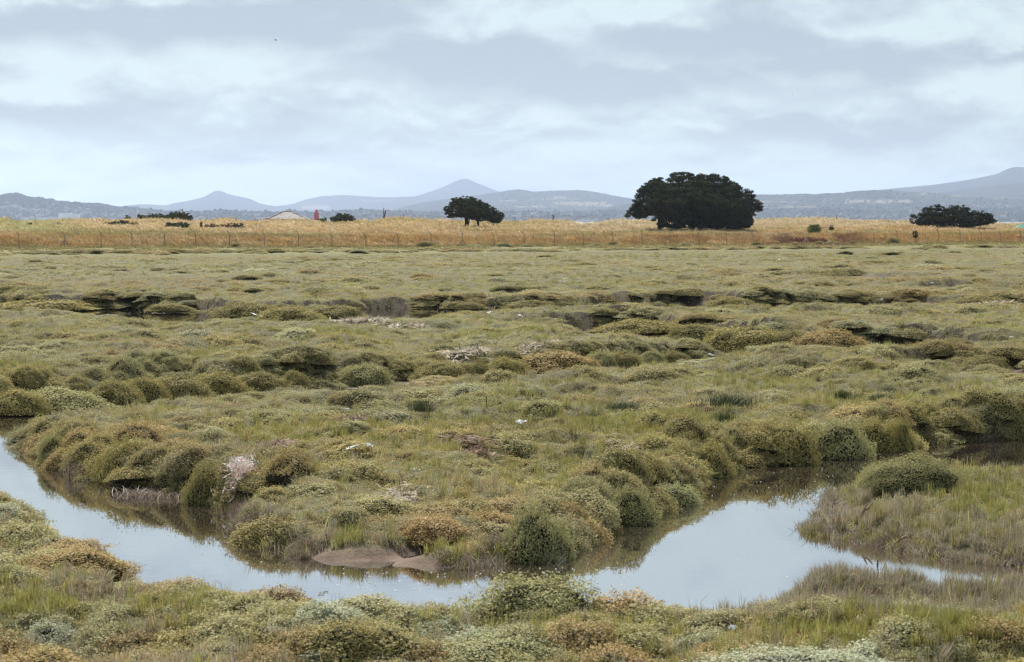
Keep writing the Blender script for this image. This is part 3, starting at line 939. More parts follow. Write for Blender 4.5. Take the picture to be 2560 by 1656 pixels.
def bush_mesh(seed, n=5200, L=.036, W=.021, low=.1, name='purslane_bush', mat=None, foot=.80):
    r_ = np.random.default_rng(seed)
    d = unit(r_.normal(size=(n, 3)))
    d[:, 2] = np.abs(d[:, 2]) * 1.02 - .02
    d = unit(d)
    az_ = np.arctan2(d[:, 1], d[:, 0]); el_ = np.arcsin(np.clip(d[:, 2], -1, 1))
    lump = .66 + .62 * fbm(az_ * 1.7 + seed * 3.1 + 10, el_ * 2.4 + 3, 400 + seed, 4)
    rad = (.5 * lump * (1 - .25 * r_.uniform(0, 1, n) ** 2) * (1 + .16 * (r_.uniform(0, 1, n) > .93) * r_.uniform(0, 1, n)))[:, None]
    # overhanging brow with a tucked-in foot
    tuck = (foot + (1 - foot) * sm(0, .35, d[:, 2]))[:, None]
    pos = d * rad * np.array([1, .85, 1.0])
    pos[:, :2] *= tuck
    pos += r_.normal(0, .012, pos.shape)
    nrm = unit(d * .8 + np.array([0, 0, .35]) + r_.normal(size=(n, 3)) * .6)
    keep = r_.uniform(0, 1, n) < (.45 + .55 * sm(0, .35, d[:, 2]) if foot < 1 else np.ones(n))
    pos, nrm, dd = pos[keep], nrm[keep], d[keep]
    v, f = leaf_quads(pos, nrm, L, W, r_, along=dd + r_.normal(size=dd.shape) * .5 + np.array([0, 0, .6]))
    c = leaf_cols(len(f), r_, .18)
    # woody heart
    sa, sb = 20, 8
    cv, cf = [], []
    for i in range(sb + 1):
        e_ = -.25 + (math.pi / 2 + .25) * i / sb
        for j in range(sa):
            a_ = -math.pi + 2 * math.pi * j / sa
            lm = .66 + .62 * float(fbm(np.array([a_ * 1.7 + seed * 3.1 + 10]), np.array([e_ * 2.4 + 3]), 400 + seed, 4)[0])
            tk_ = foot + (1 - foot) * float(sm(0, .35, np.array([math.sin(e_)]))[0])
            rr = .40 * lm
            cv.append((rr * math.cos(e_) * math.cos(a_) * tk_, .85 * rr * math.cos(e_) * math.sin(a_) * tk_, rr * math.sin(e_)))
    for i in range(sb):
        for j in range(sa):
            cf.append((i * sa + j, i * sa + (j + 1) % sa, (i + 1) * sa + (j + 1) % sa, (i + 1) * sa + j))
    nv = len(v)
    V = np.concatenate([v, np.array(cv)])
    FF = np.concatenate([f, np.array(cf) + nv])
    fm = np.concatenate([np.zeros(len(f), int), np.ones(len(cf), int)])
    cc = np.concatenate([c, np.ones((len(cf), 3))])
    return mesh_np(name, V, [FF], [mat or M_bush, M_core], fmat=fm, col=cc)

def hidden_collection(name, meshes):
    c = bpy.data.collections.new(name)
    for i, m in enumerate(meshes):
        c.objects.link(bpy.data.objects.new(f'{name}_{i:02d}', m))
    return c

def scatter(name, pts, rot, scl, tint, vid, coll, label, cat):
    n = len(pts)
    me = bpy.data.meshes.new(name)
    me.vertices.add(n)
    me.vertices.foreach_set('co', np.asarray(pts, np.float32).ravel())
    for nm, typ, arr, key in (('rot', 'FLOAT_VECTOR', rot, 'vector'), ('scl', 'FLOAT_VECTOR', scl, 'vector')):
        a_ = me.attributes.new(nm, typ, 'POINT')
        a_.data.foreach_set(key, np.asarray(arr, np.float32).ravel())
    a_ = me.attributes.new('tint', 'FLOAT_COLOR', 'POINT')
    c4 = np.ones((n, 4), np.float32); c4[:, :3] = tint
    a_.data.foreach_set('color', c4.ravel())
    a_ = me.attributes.new('vid', 'INT', 'POINT')
    a_.data.foreach_set('value', np.asarray(vid, np.int32))
    ob = link(bpy.data.objects.new(name, me))
    ng = bpy.data.node_groups.new(name + '_scatter', 'GeometryNodeTree')
    ng.interface.new_socket('Geometry', in_out='INPUT', socket_type='NodeSocketGeometry')
    ng.interface.new_socket('Geometry', in_out='OUTPUT', socket_type='NodeSocketGeometry')
    N = ng.nodes
    gi, go = N.new('NodeGroupInput'), N.new('NodeGroupOutput')
    ip = N.new('GeometryNodeInstanceOnPoints')
    ci = N.new('GeometryNodeCollectionInfo')
    ci.inputs[0].default_value = coll
    ci.inputs[1].default_value = True
    ci.inputs[2].default_value = True
    def na(nm, dt):
        x = N.new('GeometryNodeInputNamedAttribute')
        x.data_type = dt
        x.inputs[0].default_value = nm
        return x.outputs[0]
    er = N.new('FunctionNodeEulerToRotation')
    ng.links.new(na('rot', 'FLOAT_VECTOR'), er.inputs[0])
    ng.links.new(gi.outputs[0], ip.inputs['Points'])
    ng.links.new(ci.outputs[0], ip.inputs['Instance'])
    ip.inputs['Pick Instance'].default_value = True
    ng.links.new(na('vid', 'INT'), ip.inputs['Instance Index'])
    ng.links.new(er.outputs[0], ip.inputs['Rotation'])
    ng.links.new(na('scl', 'FLOAT_VECTOR'), ip.inputs['Scale'])
    ng.links.new(ip.outputs[0], go.inputs[0])
    md = ob.modifiers.new('scatter', 'NODES')
    md.node_group = ng
    return tag(ob, label, cat, kind='stuff')

# ------------------------------------------------------------------ what grows where
SAGE, OLIVE, GREEN, RUST, MAUVE, STRAW, SILVER = range(7)
TINT = np.array([[.405, .392, .203], [.395, .343, .128], [.335, .328, .098], [.435, .310, .140], [.385, .340, .255], [.500, .420, .225], [.470, .505, .355]])
# patches read off the photograph: column, row (2560 px), radii, kind, weight
PATCH = [(60, 1545, 130, 40, SILVER, 5), (60, 1625, 220, 45, RUST, 6), (330, 1600, 160, 30, RUST, 3), (1000, 1560, 260, 50, SILVER, 5), (1230, 1570, 120, 60, SILVER, 4), (1330, 1640, 120, 30, SILVER, 5), (1090, 1640, 150, 25, RUST, 5),
         (950, 1600, 130, 50, OLIVE, 4), (1500, 1580, 200, 50, OLIVE, 3), (1650, 1630, 160, 40, RUST, 3), (2030, 1635, 280, 40, SILVER, 7), (1820, 1560, 130, 30, STRAW, 2), (2150, 1560, 260, 40, GREEN, 5), (2450, 1600, 140, 50, GREEN, 4),
         (2420, 1640, 80, 30, RUST, 3), (1860, 1590, 80, 20, GREEN, 4), (2300, 1450, 420, 45, MAUVE, 7), (2000, 1480, 200, 40, MAUVE, 4), (2250, 1500, 250, 30, MAUVE, 4), (1600, 1545, 120, 30, GREEN, 3), (1250, 1540, 120, 25, GREEN, 3),
         (60, 1490, 130, 30, GREEN, 6), (30, 1420, 60, 30, GREEN, 4), (500, 1520, 120, 20, GREEN, 3), (250, 1450, 200, 25, MAUVE, 1), (2300, 1330, 330, 60, MAUVE, 8), (2150, 1240, 200, 40, MAUVE, 4), (2450, 1200, 150, 50, GREEN, 4), (2350, 1280, 250, 40, GREEN, 2),
         (820, 1340, 180, 45, MAUVE, 6), (1000, 1350, 150, 35, GREEN, 6), (880, 1310, 60, 20, GREEN, 6), (1250, 1390, 80, 30, MAUVE, 5), (1140, 1275, 220, 18, RUST, 5), (1430, 1260, 120, 20, RUST, 3), (1350, 1320, 80, 25, MAUVE, 2),
         (1100, 1050, 260, 25, RUST, 3), (850, 1060, 250, 35, GREEN, 4), (1500, 1040, 300, 30, GREEN, 4), (1750, 1040, 80, 20, GREEN, 6), (1350, 1010, 300, 30, GREEN, 3), (300, 1050, 120, 15, RUST, 5), (420, 1090, 80, 15, RUST, 3), (2350, 980, 220, 30, GREEN, 4),
         (2200, 1000, 200, 25, GREEN, 3), (1930, 930, 200, 20, GREEN, 2), (1250, 830, 120, 12, GREEN, 4), (820, 830, 100, 14, GREEN, 5), (30, 920, 100, 20, GREEN, 5), (330, 860, 160, 12, RUST, 3), (2150, 800, 160, 14, RUST, 4), (2300, 850, 200, 20, RUST, 2), (900, 780, 60, 10, RUST, 6),
         (1440, 790, 60, 8, RUST, 5), (700, 1000, 200, 20, SILVER, 1.5), (1200, 960, 250, 20, SILVER, 1.5), (2400, 740, 200, 10, RUST, 3), (1250, 738, 400, 7, RUST, 3), (650, 735, 300, 8, RUST, 2.5), (330, 690, 800, 14, SILVER, 1.2), (2450, 600, 260, 8, STRAW, 2), (120, 640, 200, 6, STRAW, 4)]
def kinds_at(x, y, mean=False):
    n = len(x)
    W = np.zeros((n, 7))
    a = fbm(x / 6, y / 9, 500, 4); b = fbm(x / 4, y / 7, 510, 4); c = fbm(x / 7, y / 11, 520, 4); d = fbm(x / 2.2, y / 3.2, 530, 3)
    far = sm(60, 140, y)
    W[:, SAGE] = 1.0 + 2.2 * np.clip(a - .45, 0, 1) * 4 + .5 * far
    W[:, OLIVE] = .9 + 3 * np.clip(.52 - a, 0, 1) * 3 + .7 * far
    W[:, GREEN] = .10 + 7 * np.clip(b - .56, 0, 1) ** 1.2 * (1 - .5 * far)
    W[:, RUST] = .06 + 10 * np.clip(c - .56, 0, 1) ** 1.2
    W[:, MAUVE] = .05 + 5 * np.clip(d - .62, 0, 1)
    W[:, STRAW] = .05
    W[:, SILVER] = .15 + 7 * np.clip(.40 - d, 0, 1) * (1 - .4 * far)
    big_ = fbm(x / 22, y / 34, 540, 4); st_ = fbm(x / 30, y / 12, 550, 3)
    W[:, RUST] += far * 7 * np.clip(big_ - .52, 0, 1) * 2; W[:, GREEN] += far * 3 * np.clip(st_ - .55, 0, 1) * 2; W[:, SILVER] += far * 3 * np.clip(.45 - big_, 0, 1) * 2
    # the closely grazed turf below the bank
    t = y - FY0 - FSL * x
    tk = sm(-75, -45, t)
    W[:, GREEN] += 1.2 * tk; W[:, OLIVE] += 2.0 * tk
    pxv = 1280 + x / y * F
    pyv = HY + (HC - np.minimum(0, height(x, y) + .25)) * F / y
    for (cx_, cy_, rx, ry, k, wt) in PATCH:
        W[:, k] += wt * (.5 if k == GREEN else 1.0) * np.exp(-(((pxv - cx_) / rx) ** 2 + ((pyv - cy_) / ry) ** 2) ** 1.3)
    Wn = W / W.sum(1, keepdims=True)
    k = (rng.uniform(0, 1, (n, 1)) > np.cumsum(Wn, 1)).sum(1).clip(0, 6)
    return (k, Wn @ TINT) if mean else k

cover_c = hidden_collection('cover', [cover_clump(20 + i) for i in range(6)])
grass_c = hidden_collection('turf', [grass_clump('turf', 40 + i, 30, .42, bend=.5, wid=.035) for i in range(5)])

# surface slope for tilting the plants with the ground
dzdu = np.gradient(ZZ, axis=1) / np.maximum(np.gradient(XX, axis=1), 1e-4)
gY = np.gradient(YY, axis=0); gX = np.gradient(XX, axis=0)
dzdy = (np.gradient(ZZ, axis=0) - dzdu * gX) / np.maximum(gY, 1e-4)
j0, j1 = np.searchsorted(uc, -.365), np.searchsorted(uc, .365)
i0, i1 = np.searchsorted(yr, 15.5), np.searchsorted(yr, 390)
sub = (slice(i0, i1), slice(j0, j1))
slope = np.hypot(dzdu, dzdy)[sub]
ysub = YY[sub]
face = np.clip(dzdy[sub], 0, 3)                  # ground that turns towards the camera
wgt = (1 + np.clip(slope, 0, 3) * 1.2 + face * 2.2)
wgt = wgt * (WET[sub] < .5) * (TT[sub] < 2) * (1 - np.clip(MUDK[sub] * 3, 0, 1))
wgt = wgt * np.interp(ysub, [15, 30, 60, 150, 300, 390], [.8, .95, 1.25, 1.35, 1.2, 1.0])
pr = (wgt / wgt.sum()).ravel()
NCOV = 215000
pick = rng.choice(len(pr), NCOV, p=pr)
pi, pj = np.divmod(pick, j1 - j0)
sy = yr[i0 + pi] * np.exp(rng.uniform(-.5, .5, NCOV) * .0042)
su = uc[j0 + pj] + rng.uniform(-.5, .5, NCOV) * .0013
sx = su * sy
sz = height(sx, sy)
ok = sz > ZW + .04
sx, sy, sz, pi, pj = sx[ok], sy[ok], sz[ok], pi[ok], pj[ok]
n = len(sx)
kd, mt_ = kinds_at(sx, sy, True)
sl_ = np.hypot(dzdu, dzdy)[i0 + pi, j0 + pj]
fc_ = (sl_ > .55) & ((kd == GREEN) | (kd == STRAW) | (kd == RUST) | (kd == SILVER))
kd = np.where(fc_, np.where(rng.uniform(0, 1, n) < .5, SAGE, OLIVE), kd)
nx, ny = -dzdu[i0 + pi, j0 + pj] * .6, -dzdy[i0 + pi, j0 + pj] * .6
nl = np.sqrt(1 + nx ** 2 + ny ** 2)
nx, ny = nx / nl, ny / nl
spin = rng.uniform(0, 2 * math.pi, n)
rxn = nx * np.cos(spin) + ny * np.sin(spin)
ryn = -nx * np.sin(spin) + ny * np.cos(spin)
rot = np.stack([-np.arcsin(np.clip(ryn, -.95, .95)), np.arcsin(np.clip(rxn, -.95, .95)), spin], 1)
wid = np.interp(sy, [15, 30, 60, 120, 250, 390], [.15, .17, .24, .38, .62, .8]) * rng.uniform(.7, 1.35, n)
kw_ = np.interp(sy, [24, 40], [.85, .6])[:, None]
tint = (kw_ * TINT[kd] + (1 - kw_) * mt_) * (1 + rng.uniform(-.10, .10, (n, 1)))
tint[:, 0] *= 1 + rng.uniform(-.06, .06, n)
tint *= (.80 + .40 * fbm(sx / 1.1, sy / 1.6, 560, 3) + .25 * (fbm(sx / 9, sy / 14, 561, 3) - .5))[:, None]
is_grass = (kd == GREEN) | (kd == MAUVE) | (kd == STRAW)
tq = sy - FY0 - FSL * sx
short = 1 - .65 * sm(-75, -45, tq)
hc_ = np.interp(sy, [15, 40, 90, 200, 390], [.95, .9, .75, .42, .34]) * short
m = ~is_grass
scatter('marsh_plants', np.stack([sx, sy, sz - .01], 1)[m], rot[m], np.stack([wid, wid, wid * hc_], 1)[m], tint[m], rng.integers(0, 6, m.sum()), cover_c,
        'low grey green and rusty saltmarsh plants covering the marsh', 'marsh plants')
m = is_grass
gh = np.interp(sy, [15, 40, 90, 200, 390], [.20, .21, .22, .22, .26]) * rng.uniform(.6, 1.25, n) * short
gwd = wid * 1.0
scatter('marsh_grass', np.stack([sx, sy, sz - .01], 1)[m], rot[m] * np.array([.5, .5, 1]), np.stack([gwd, gwd, gh], 1)[m], tint[m], rng.integers(0, 5, m.sum()), grass_c,
        'green and dry mauve grass between the marsh plants', 'grass')
# rounded cushions that run into one another over the marsh and along its banks
cush_c = hidden_collection('cushions', [bush_mesh(i + 40, 7000, .032, .019, name='cushion', mat=M_cover, foot=1.12) for i in range(7)])
NC = 6700
pick = rng.choice(len(pr), NC, p=pr)
pi2, pj2 = np.divmod(pick, j1 - j0)
cy_ = yr[i0 + pi2] * np.exp(rng.uniform(-.5, .5, NC) * .0042); cx_ = (uc[j0 + pj2] + rng.uniform(-.5, .5, NC) * .0013) * cy_
cw_ = np.interp(cy_, [15, 40, 100, 250, 390], [.62, .85, 1.4, 2.4, 3.0]) * rng.uniform(.5, 1.5, NC)
ck_ = kinds_at(cx_, cy_)
gully = np.full(NC, 99.0)
for line, hw, dp in narrow:      # open ground in front of the gullies, which would otherwise be hidden
    inx = (cx_ > line[:, 0].min()) & (cx_ < line[:, 0].max())
    dyl = np.interp(cx_, line[:, 0], line[:, 1]) - cy_
    gully = np.where(inx & (dyl > -1), np.minimum(gully, dyl / np.interp(cy_, [40, 110], [5., 11.])), gully)
tcu = cy_ - FY0 - FSL * cx_
keep = rng.uniform(0, 1, NC) > np.where((ck_ == GREEN) | (ck_ == MAUVE) | (ck_ == STRAW), .85, .06)
keep &= rng.uniform(0, 1, NC) > .93 * sm(-95, -60, tcu)
keep &= rng.uniform(0, 1, NC) < np.interp(cy_, [24, 30, 60], [1, .62, .6])
keep &= gully > .9 * rng.uniform(.6, 1, NC)
isl_d = inside(np.stack([cx_, cy_], 1), isl_poly)
keep &= ~isl_d | (rng.uniform(0, 1, NC) < .12)
bx_, by_, bw_ = [cx_[keep]], [cy_[keep]], [cw_[keep]]
hs_ = [np.interp(cy_, [15, 40, 100, 250, 390], [.33, .27, .18, .10, .07])[keep] * rng.uniform(.7, 1.25, keep.sum())]
for line, hw, dp in narrow:
    Dm = line[:, 1].mean()
    wd_ = np.interp(Dm, [30, 60, 110], [.8, .95, 1.15])
    for a0_, b0_ in zip(line[:-1], line[1:]):
        k_ = int(np.hypot(*(b0_ - a0_)) / wd_ * 10) + 1
        q_ = a0_ + (b0_ - a0_) * rng.uniform(0, 1, k_)[:, None]
        bx_.append(q_[:, 0]); by_.append(q_[:, 1] + hw * .4 + rng.uniform(.0, 1.5, k_)); bw_.append(wd_ * rng.uniform(.5, 1.1, k_)); hs_.append(rng.uniform(.22, .34, k_) * (1 if Dm < 75 else .62))
        k_ = k_ // 2
        q_ = a0_ + (b0_ - a0_) * rng.uniform(0, 1, k_)[:, None]
        bx_.append(q_[:, 0]); by_.append(q_[:, 1] - hw * 1.8 - rng.uniform(0, 1.6, k_)); bw_.append(wd_ * rng.uniform(.6, 1.2, k_)); hs_.append(rng.uniform(.09, .14, k_))
for poly_ in (main_poly[:len(bay)], main_poly[nb_:nb_ + len(far_bank) + len(mid_far)]):
    for i_, (a0_, b0_) in enumerate(zip(poly_[:-1], poly_[1:])):
        if len(poly_) != len(bay) and 8 <= i_ <= 14:
            continue
        k_ = int(np.hypot(*(b0_ - a0_)) * 6.5) + 1
        q_ = a0_ + (b0_ - a0_) * rng.uniform(0, 1, k_)[:, None]
        bx_.append(q_[:, 0] + rng.normal(0, .2, k_)); by_.append(q_[:, 1] + rng.uniform(.2, 1.4, k_)); bw_.append(rng.uniform(.45, 1.0, k_)); hs_.append(rng.uniform(.33, .52, k_))
k_ = 380
su_ = rng.uniform(-.36, .36, k_); tl_ = -38 + 9 * fbm(su_ * 60, su_ * 0 + 4, 660, 3) - 4 + rng.normal(0, 1.2, k_)
yl_ = (FY0 + tl_) / (1 - FSL * su_)
bx_.append(su_ * yl_); by_.append(yl_); bw_.append(rng.uniform(1.2, 3.6, k_)); hs_.append(rng.uniform(.08, .15, k_))
nbp = main_poly[nb_ + len(far_bank) + len(mid_far):]
for a0_, b0_ in zip(nbp[:-1], nbp[1:]):
    k_ = int(np.hypot(*(b0_ - a0_)) * 3.2) + 1
    q_ = a0_ + (b0_ - a0_) * rng.uniform(0, 1, k_)[:, None]
    okm = q_[:, 0] / q_[:, 1] * F + 1280 < 1980
    q_ = q_[okm]; k_ = len(q_)
    bx_.append(q_[:, 0] + rng.normal(0, .2, k_)); by_.append(q_[:, 1] - rng.uniform(0, .9, k_)); bw_.append(rng.uniform(.45, .95, k_)); hs_.append(rng.uniform(.18, .27, k_))
nfree_ = len(bx_[0])
cx_, cy_, cw_, hs_ = (np.concatenate(a) for a in (bx_, by_, bw_, hs_))
cz_ = height(cx_, cy_)
sink_ = np.where(np.arange(len(cx_)) < nfree_, .42, .14)
pxc = 1280 + cx_ / cy_ * F; pyc = HY + (HC - cz_) * F / cy_
onshelf = (mudslip(cx_, cy_, cz_) > .05) | (mudslip(cx_, cy_ + .35, height(cx_, cy_ + .35)) > .2) | (((pxc - 890 * K) / (360 * K)) ** 2 + ((pyc - 1278 * K) / (46 * K)) ** 2 < 1) & (pyc > 1222 * K) & (cz_ > -5)
backwater = (pxc < 470 * K) & (pyc > 925 * K) & (pyc < (1012 - .12 * pxc / K) * K) & (sink_ > .3)
ok = (cz_ > ZW - .12) & ~backwater & ~(onshelf & (rng.uniform(0, 1, len(cx_)) < .95))
cx_, cy_, cw_, hs_, cz_, sink_ = cx_[ok], cy_[ok], cw_[ok], hs_[ok], cz_[ok], sink_[ok]
NC = len(cx_)
ck_, cm_ = kinds_at(cx_, cy_, True)
ck_ = np.where((ck_ == GREEN) | (ck_ == MAUVE) | (ck_ == STRAW), SAGE, ck_)
kw_ = np.interp(cy_, [24, 34], [.75, .42])[:, None]
ct_ = (kw_ * TINT[ck_] + (1 - kw_) * cm_) * (.74 + .5 * fbm(cx_ / 2.1, cy_ / 3, 580, 3))[:, None] * (1 + rng.uniform(-.12, .12, (NC, 1)))
scatter('marsh_cushions', np.stack([cx_, cy_, cz_ - sink_ * cw_ * hs_ - .03], 1), np.stack([rng.normal(0, .1, NC), rng.normal(0, .1, NC), rng.uniform(0, 6.28, NC)], 1), np.stack([cw_, cw_, cw_ * hs_ / .5], 1), ct_, rng.integers(0, 7, NC), cush_c,
        'rounded grey green and brown cushions of saltmarsh plants merging over the marsh', 'marsh plants')
# leafy plants hanging down the creek banks
dx_, dy_, dw_ = [], [], []
for line, hw, dp in narrow:
    L_ = np.hypot(*np.diff(line, axis=0).T)
    Dm = line[:, 1].mean()
    for a0_, b0_, l_ in zip(line[:-1], line[1:], L_):
        k_ = int(l_ * 1700 / Dm) + 1
        t_ = rng.uniform(0, 1, k_)[:, None]
        q_ = a0_ + (b0_ - a0_) * t_
        dx_.append(q_[:, 0] + rng.normal(0, .15, k_)); dy_.append(q_[:, 1] + hw * .4 + rng.uniform(-.5, .9, k_)); dw_.append(np.full(k_, .0052 * Dm))
for poly_, off in ((main_poly[:len(bay)], 0), (main_poly[nb_:nb_ + len(far_bank) + len(mid_far)], 0)):
    for a0_, b0_ in zip(poly_[:-1], poly_[1:]):
        k_ = int(np.hypot(*(b0_ - a0_)) * 55) + 1
        q_ = a0_ + (b0_ - a0_) * rng.uniform(0, 1, k_)[:, None]
        dx_.append(q_[:, 0] + rng.normal(0, .25, k_)); dy_.append(q_[:, 1] + rng.normal(0, .25, k_)); dw_.append(np.full(k_, .23))
sx, sy, wid = np.concatenate(dx_), np.concatenate(dy_), np.concatenate(dw_)
sz = height(sx, sy)
ok = sz > ZW + .03
sx, sy, sz, wid = sx[ok], sy[ok], sz[ok], wid[ok] * rng.uniform(.7, 1.4, ok.sum())
n = len(sx)
tint = np.where(rng.uniform(0, 1, (n, 1)) < .55, TINT[SAGE], TINT[OLIVE]) * (.62 + .6 * fbm(sx / 1.3, sy / 1.6, 570, 3))[:, None]
scatter('bank_plants', np.stack([sx, sy, sz - .02], 1), np.stack([rng.uniform(.2, .8, n), rng.normal(0, .3, n), rng.normal(0, .4, n)], 1), np.stack([wid, wid, wid * 1.05], 1), tint, rng.integers(0, 6, n), cover_c,
        'leafy grey green plants hanging down the creek banks', 'marsh plants')
# dry mauve grass trailing over the edges of the island and the shelf
ex_, ey_ = [], []
for poly_, dens in ((isl_poly, 60), (main_poly[len(bay):nb_], 60)):
    for a0_, b0_ in zip(poly_[:-1], poly_[1:]):
        k_ = int(np.hypot(*(b0_ - a0_)) * dens) + 1
        q_ = a0_ + (b0_ - a0_) * rng.uniform(0, 1, k_)[:, None]
        ex_.append(q_[:, 0] + rng.normal(0, .12, k_)); ey_.append(q_[:, 1] + np.abs(rng.normal(0, .4, k_)) - .08)
sx, sy = np.concatenate(ex_), np.concatenate(ey_)
sz = height(sx, sy)
mu_ = mudslip(sx, sy, sz)
ok = (sz > ZW - .05) & (sz < -.12) & (mu_ < .12)
sx, sy, sz = sx[ok], sy[ok], sz[ok]; n = len(sx)
kg_ = rng.uniform(0, 1, (n, 1))
tint = np.where(kg_ < .6, TINT[MAUVE] * .85, np.where(kg_ < .85, np.array([.20, .155, .11]), TINT[GREEN])) * rng.uniform(.75, 1.2, (n, 1))
wd = rng.uniform(.16, .30, n)
scatter('trailing_grass', np.stack([sx, sy, sz - .02], 1), np.stack([rng.uniform(.2, 1.0, n), rng.normal(0, .35, n), rng.normal(0, .5, n)], 1), np.stack([wd, wd, rng.uniform(.14, .26, n)], 1), tint, rng.integers(0, 5, n), grass_c,
        'dry mauve grass trailing over the edges of the island and the shelf', 'grass')
# taller stray blades over the near marsh
ns = 7600
su = rng.uniform(-.36, .36, ns); sy = np.exp(rng.uniform(math.log(16), math.log(75), ns)); sx = su * sy; sz = height(sx, sy)
kd = kinds_at(sx, sy)
ok = (sz > ZW + .1) & ((kd == GREEN) | (kd == MAUVE) | (rng.uniform(0, 1, ns) < .10))
sx, sy, sz = sx[ok], sy[ok], sz[ok]; ns = len(sx)
stray_c = hidden_collection('stray', [grass_clump('stray', 60 + i, 4, .25, bend=.8, wid=.045) for i in range(5)])
hh = rng.uniform(.22, .42, ns)
scatter('tall_grass', np.stack([sx, sy, sz], 1), np.stack([rng.normal(0, .2, ns), rng.normal(0, .2, ns), rng.uniform(0, 6.28, ns)], 1), np.stack([hh * .6, hh * .6, hh], 1),
        np.array([.36, .34, .15]) * (1 + rng.uniform(-.25, .25, (ns, 1))), rng.integers(0, 5, ns), stray_c, 'sparse taller pale grass blades standing out of the marsh', 'grass')

# ------------------------------------------------------------------ dry grass of the bank and the dunes
straw_c = hidden_collection('straw', [grass_clump('straw', 80 + i, 34, .75, lean=(-.32, 0), wid=.075, bend=.45, hvar=.6) for i in range(6)])
def dune_pts(n, t0, t1, power=1.0):
    su = rng.uniform(-.36, .36, n)
    t = t0 + (t1 - t0) * rng.uniform(0, 1, n) ** power
    y = (FY0 + t) / (1 - FSL * su)
    return su * y, y, t
xs, ys, ts = [], [], []
for a_ in (dune_pts(12500, -34, -.3, .75), dune_pts(20500, -.5, 9), dune_pts(20500, 8, 70), dune_pts(20500, 60, 190)):
    xs.append(a_[0]); ys.append(a_[1]); ts.append(a_[2])
sx, sy, t = np.concatenate(xs), np.concatenate(ys), np.concatenate(ts)
ok = (sy < DCREST + 12) & ((t > -.4) | (fbm(sx / 7, t / 4, 650, 3) > .50 + .10 * np.clip(-t / 30, 0, 1)))
sx, sy, t = sx[ok], sy[ok], t[ok]
sz = height(sx, sy); n = len(sx)
a = fbm(sx / 9, sy / 5 + t / 3, 600, 4); b = fbm(sx / 3, t / 2.5, 610, 3); c = fbm(sx / 25, sy / 25, 620, 3)
gold = np.array([.53, .415, .215]); pale = np.array([.60, .505, .325]); rust = np.array([.50, .330, .150]); olive = np.array([.33, .30, .115]); brown = np.array([.20, .11, .06])
col = np.where((t < 8.5)[:, None], np.array([.525, .372, .165])[None], gold[None]) * np.ones((n, 1))
def blend(col, c2, k):
    return col * (1 - k[:, None]) + c2 * k[:, None]
col = blend(col, pale, sm(.48, .62, a) * np.where(t < 7, .55, 1))
col = blend(col, rust, sm(.52, .68, b) * .8 * (t < 60))
col = blend(col, olive * .8, sm(3.0, .4, t + 3 * (fbm(sx / 5, sx * 0 + 2, 645, 3) - .5)) * .9)
col = blend(col, olive, sm(.56, .66, c) * .75 * sm(5, 8, t))
col = blend(col, olive, sm(.52, .62, fbm(sx / 7, t / 2, 630, 3)) * sm(5.5, 7.5, t) * sm(14, 9, t))
u = sx / sy
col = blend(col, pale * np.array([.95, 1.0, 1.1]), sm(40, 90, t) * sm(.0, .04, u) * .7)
col = blend(col, np.array([.33, .33, .13]), sm(30, 60, t) * sm(-.17, -.195, u) * .9)         # mown links at the far left
kbr = np.exp(-((u - .123) / .022) ** 2) * sm(.5, .6, fbm(sx / 2.5, t / 3, 640, 3)) * (t < 9)
col = blend(col, np.array([.17, .065, .045]), kbr)                                               # dark red docks
kbr = np.exp(-((u - .07) / .03) ** 2) * sm(.52, .62, fbm(sx / 2.5, t / 3, 641, 3)) * (t < 7)
col = blend(col, rust * .8, kbr)
col *= 1 + rng.uniform(-.18, .18, (n, 1))
hgt = np.interp(t, [-34, -.5, 1.5, 4, 9, 40, 160], [.16, .36, .5, .85, .75, .6, .55]) * rng.uniform(.55, 1.2, n) * (1 - .5 * sm(30, 60, t) * sm(-.17, -.195, u))
wd = np.interp(t, [0, 8, 60, 160], [.8, .9, 1.2, 1.5]) * rng.uniform(.7, 1.3, n)
rz = rng.uniform(-.9, .9, n)
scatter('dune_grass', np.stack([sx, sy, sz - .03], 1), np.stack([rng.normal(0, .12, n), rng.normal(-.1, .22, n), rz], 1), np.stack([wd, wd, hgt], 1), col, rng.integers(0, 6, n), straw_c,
        'tall dry golden grass covering the bank and dunes behind the fence', 'grass')

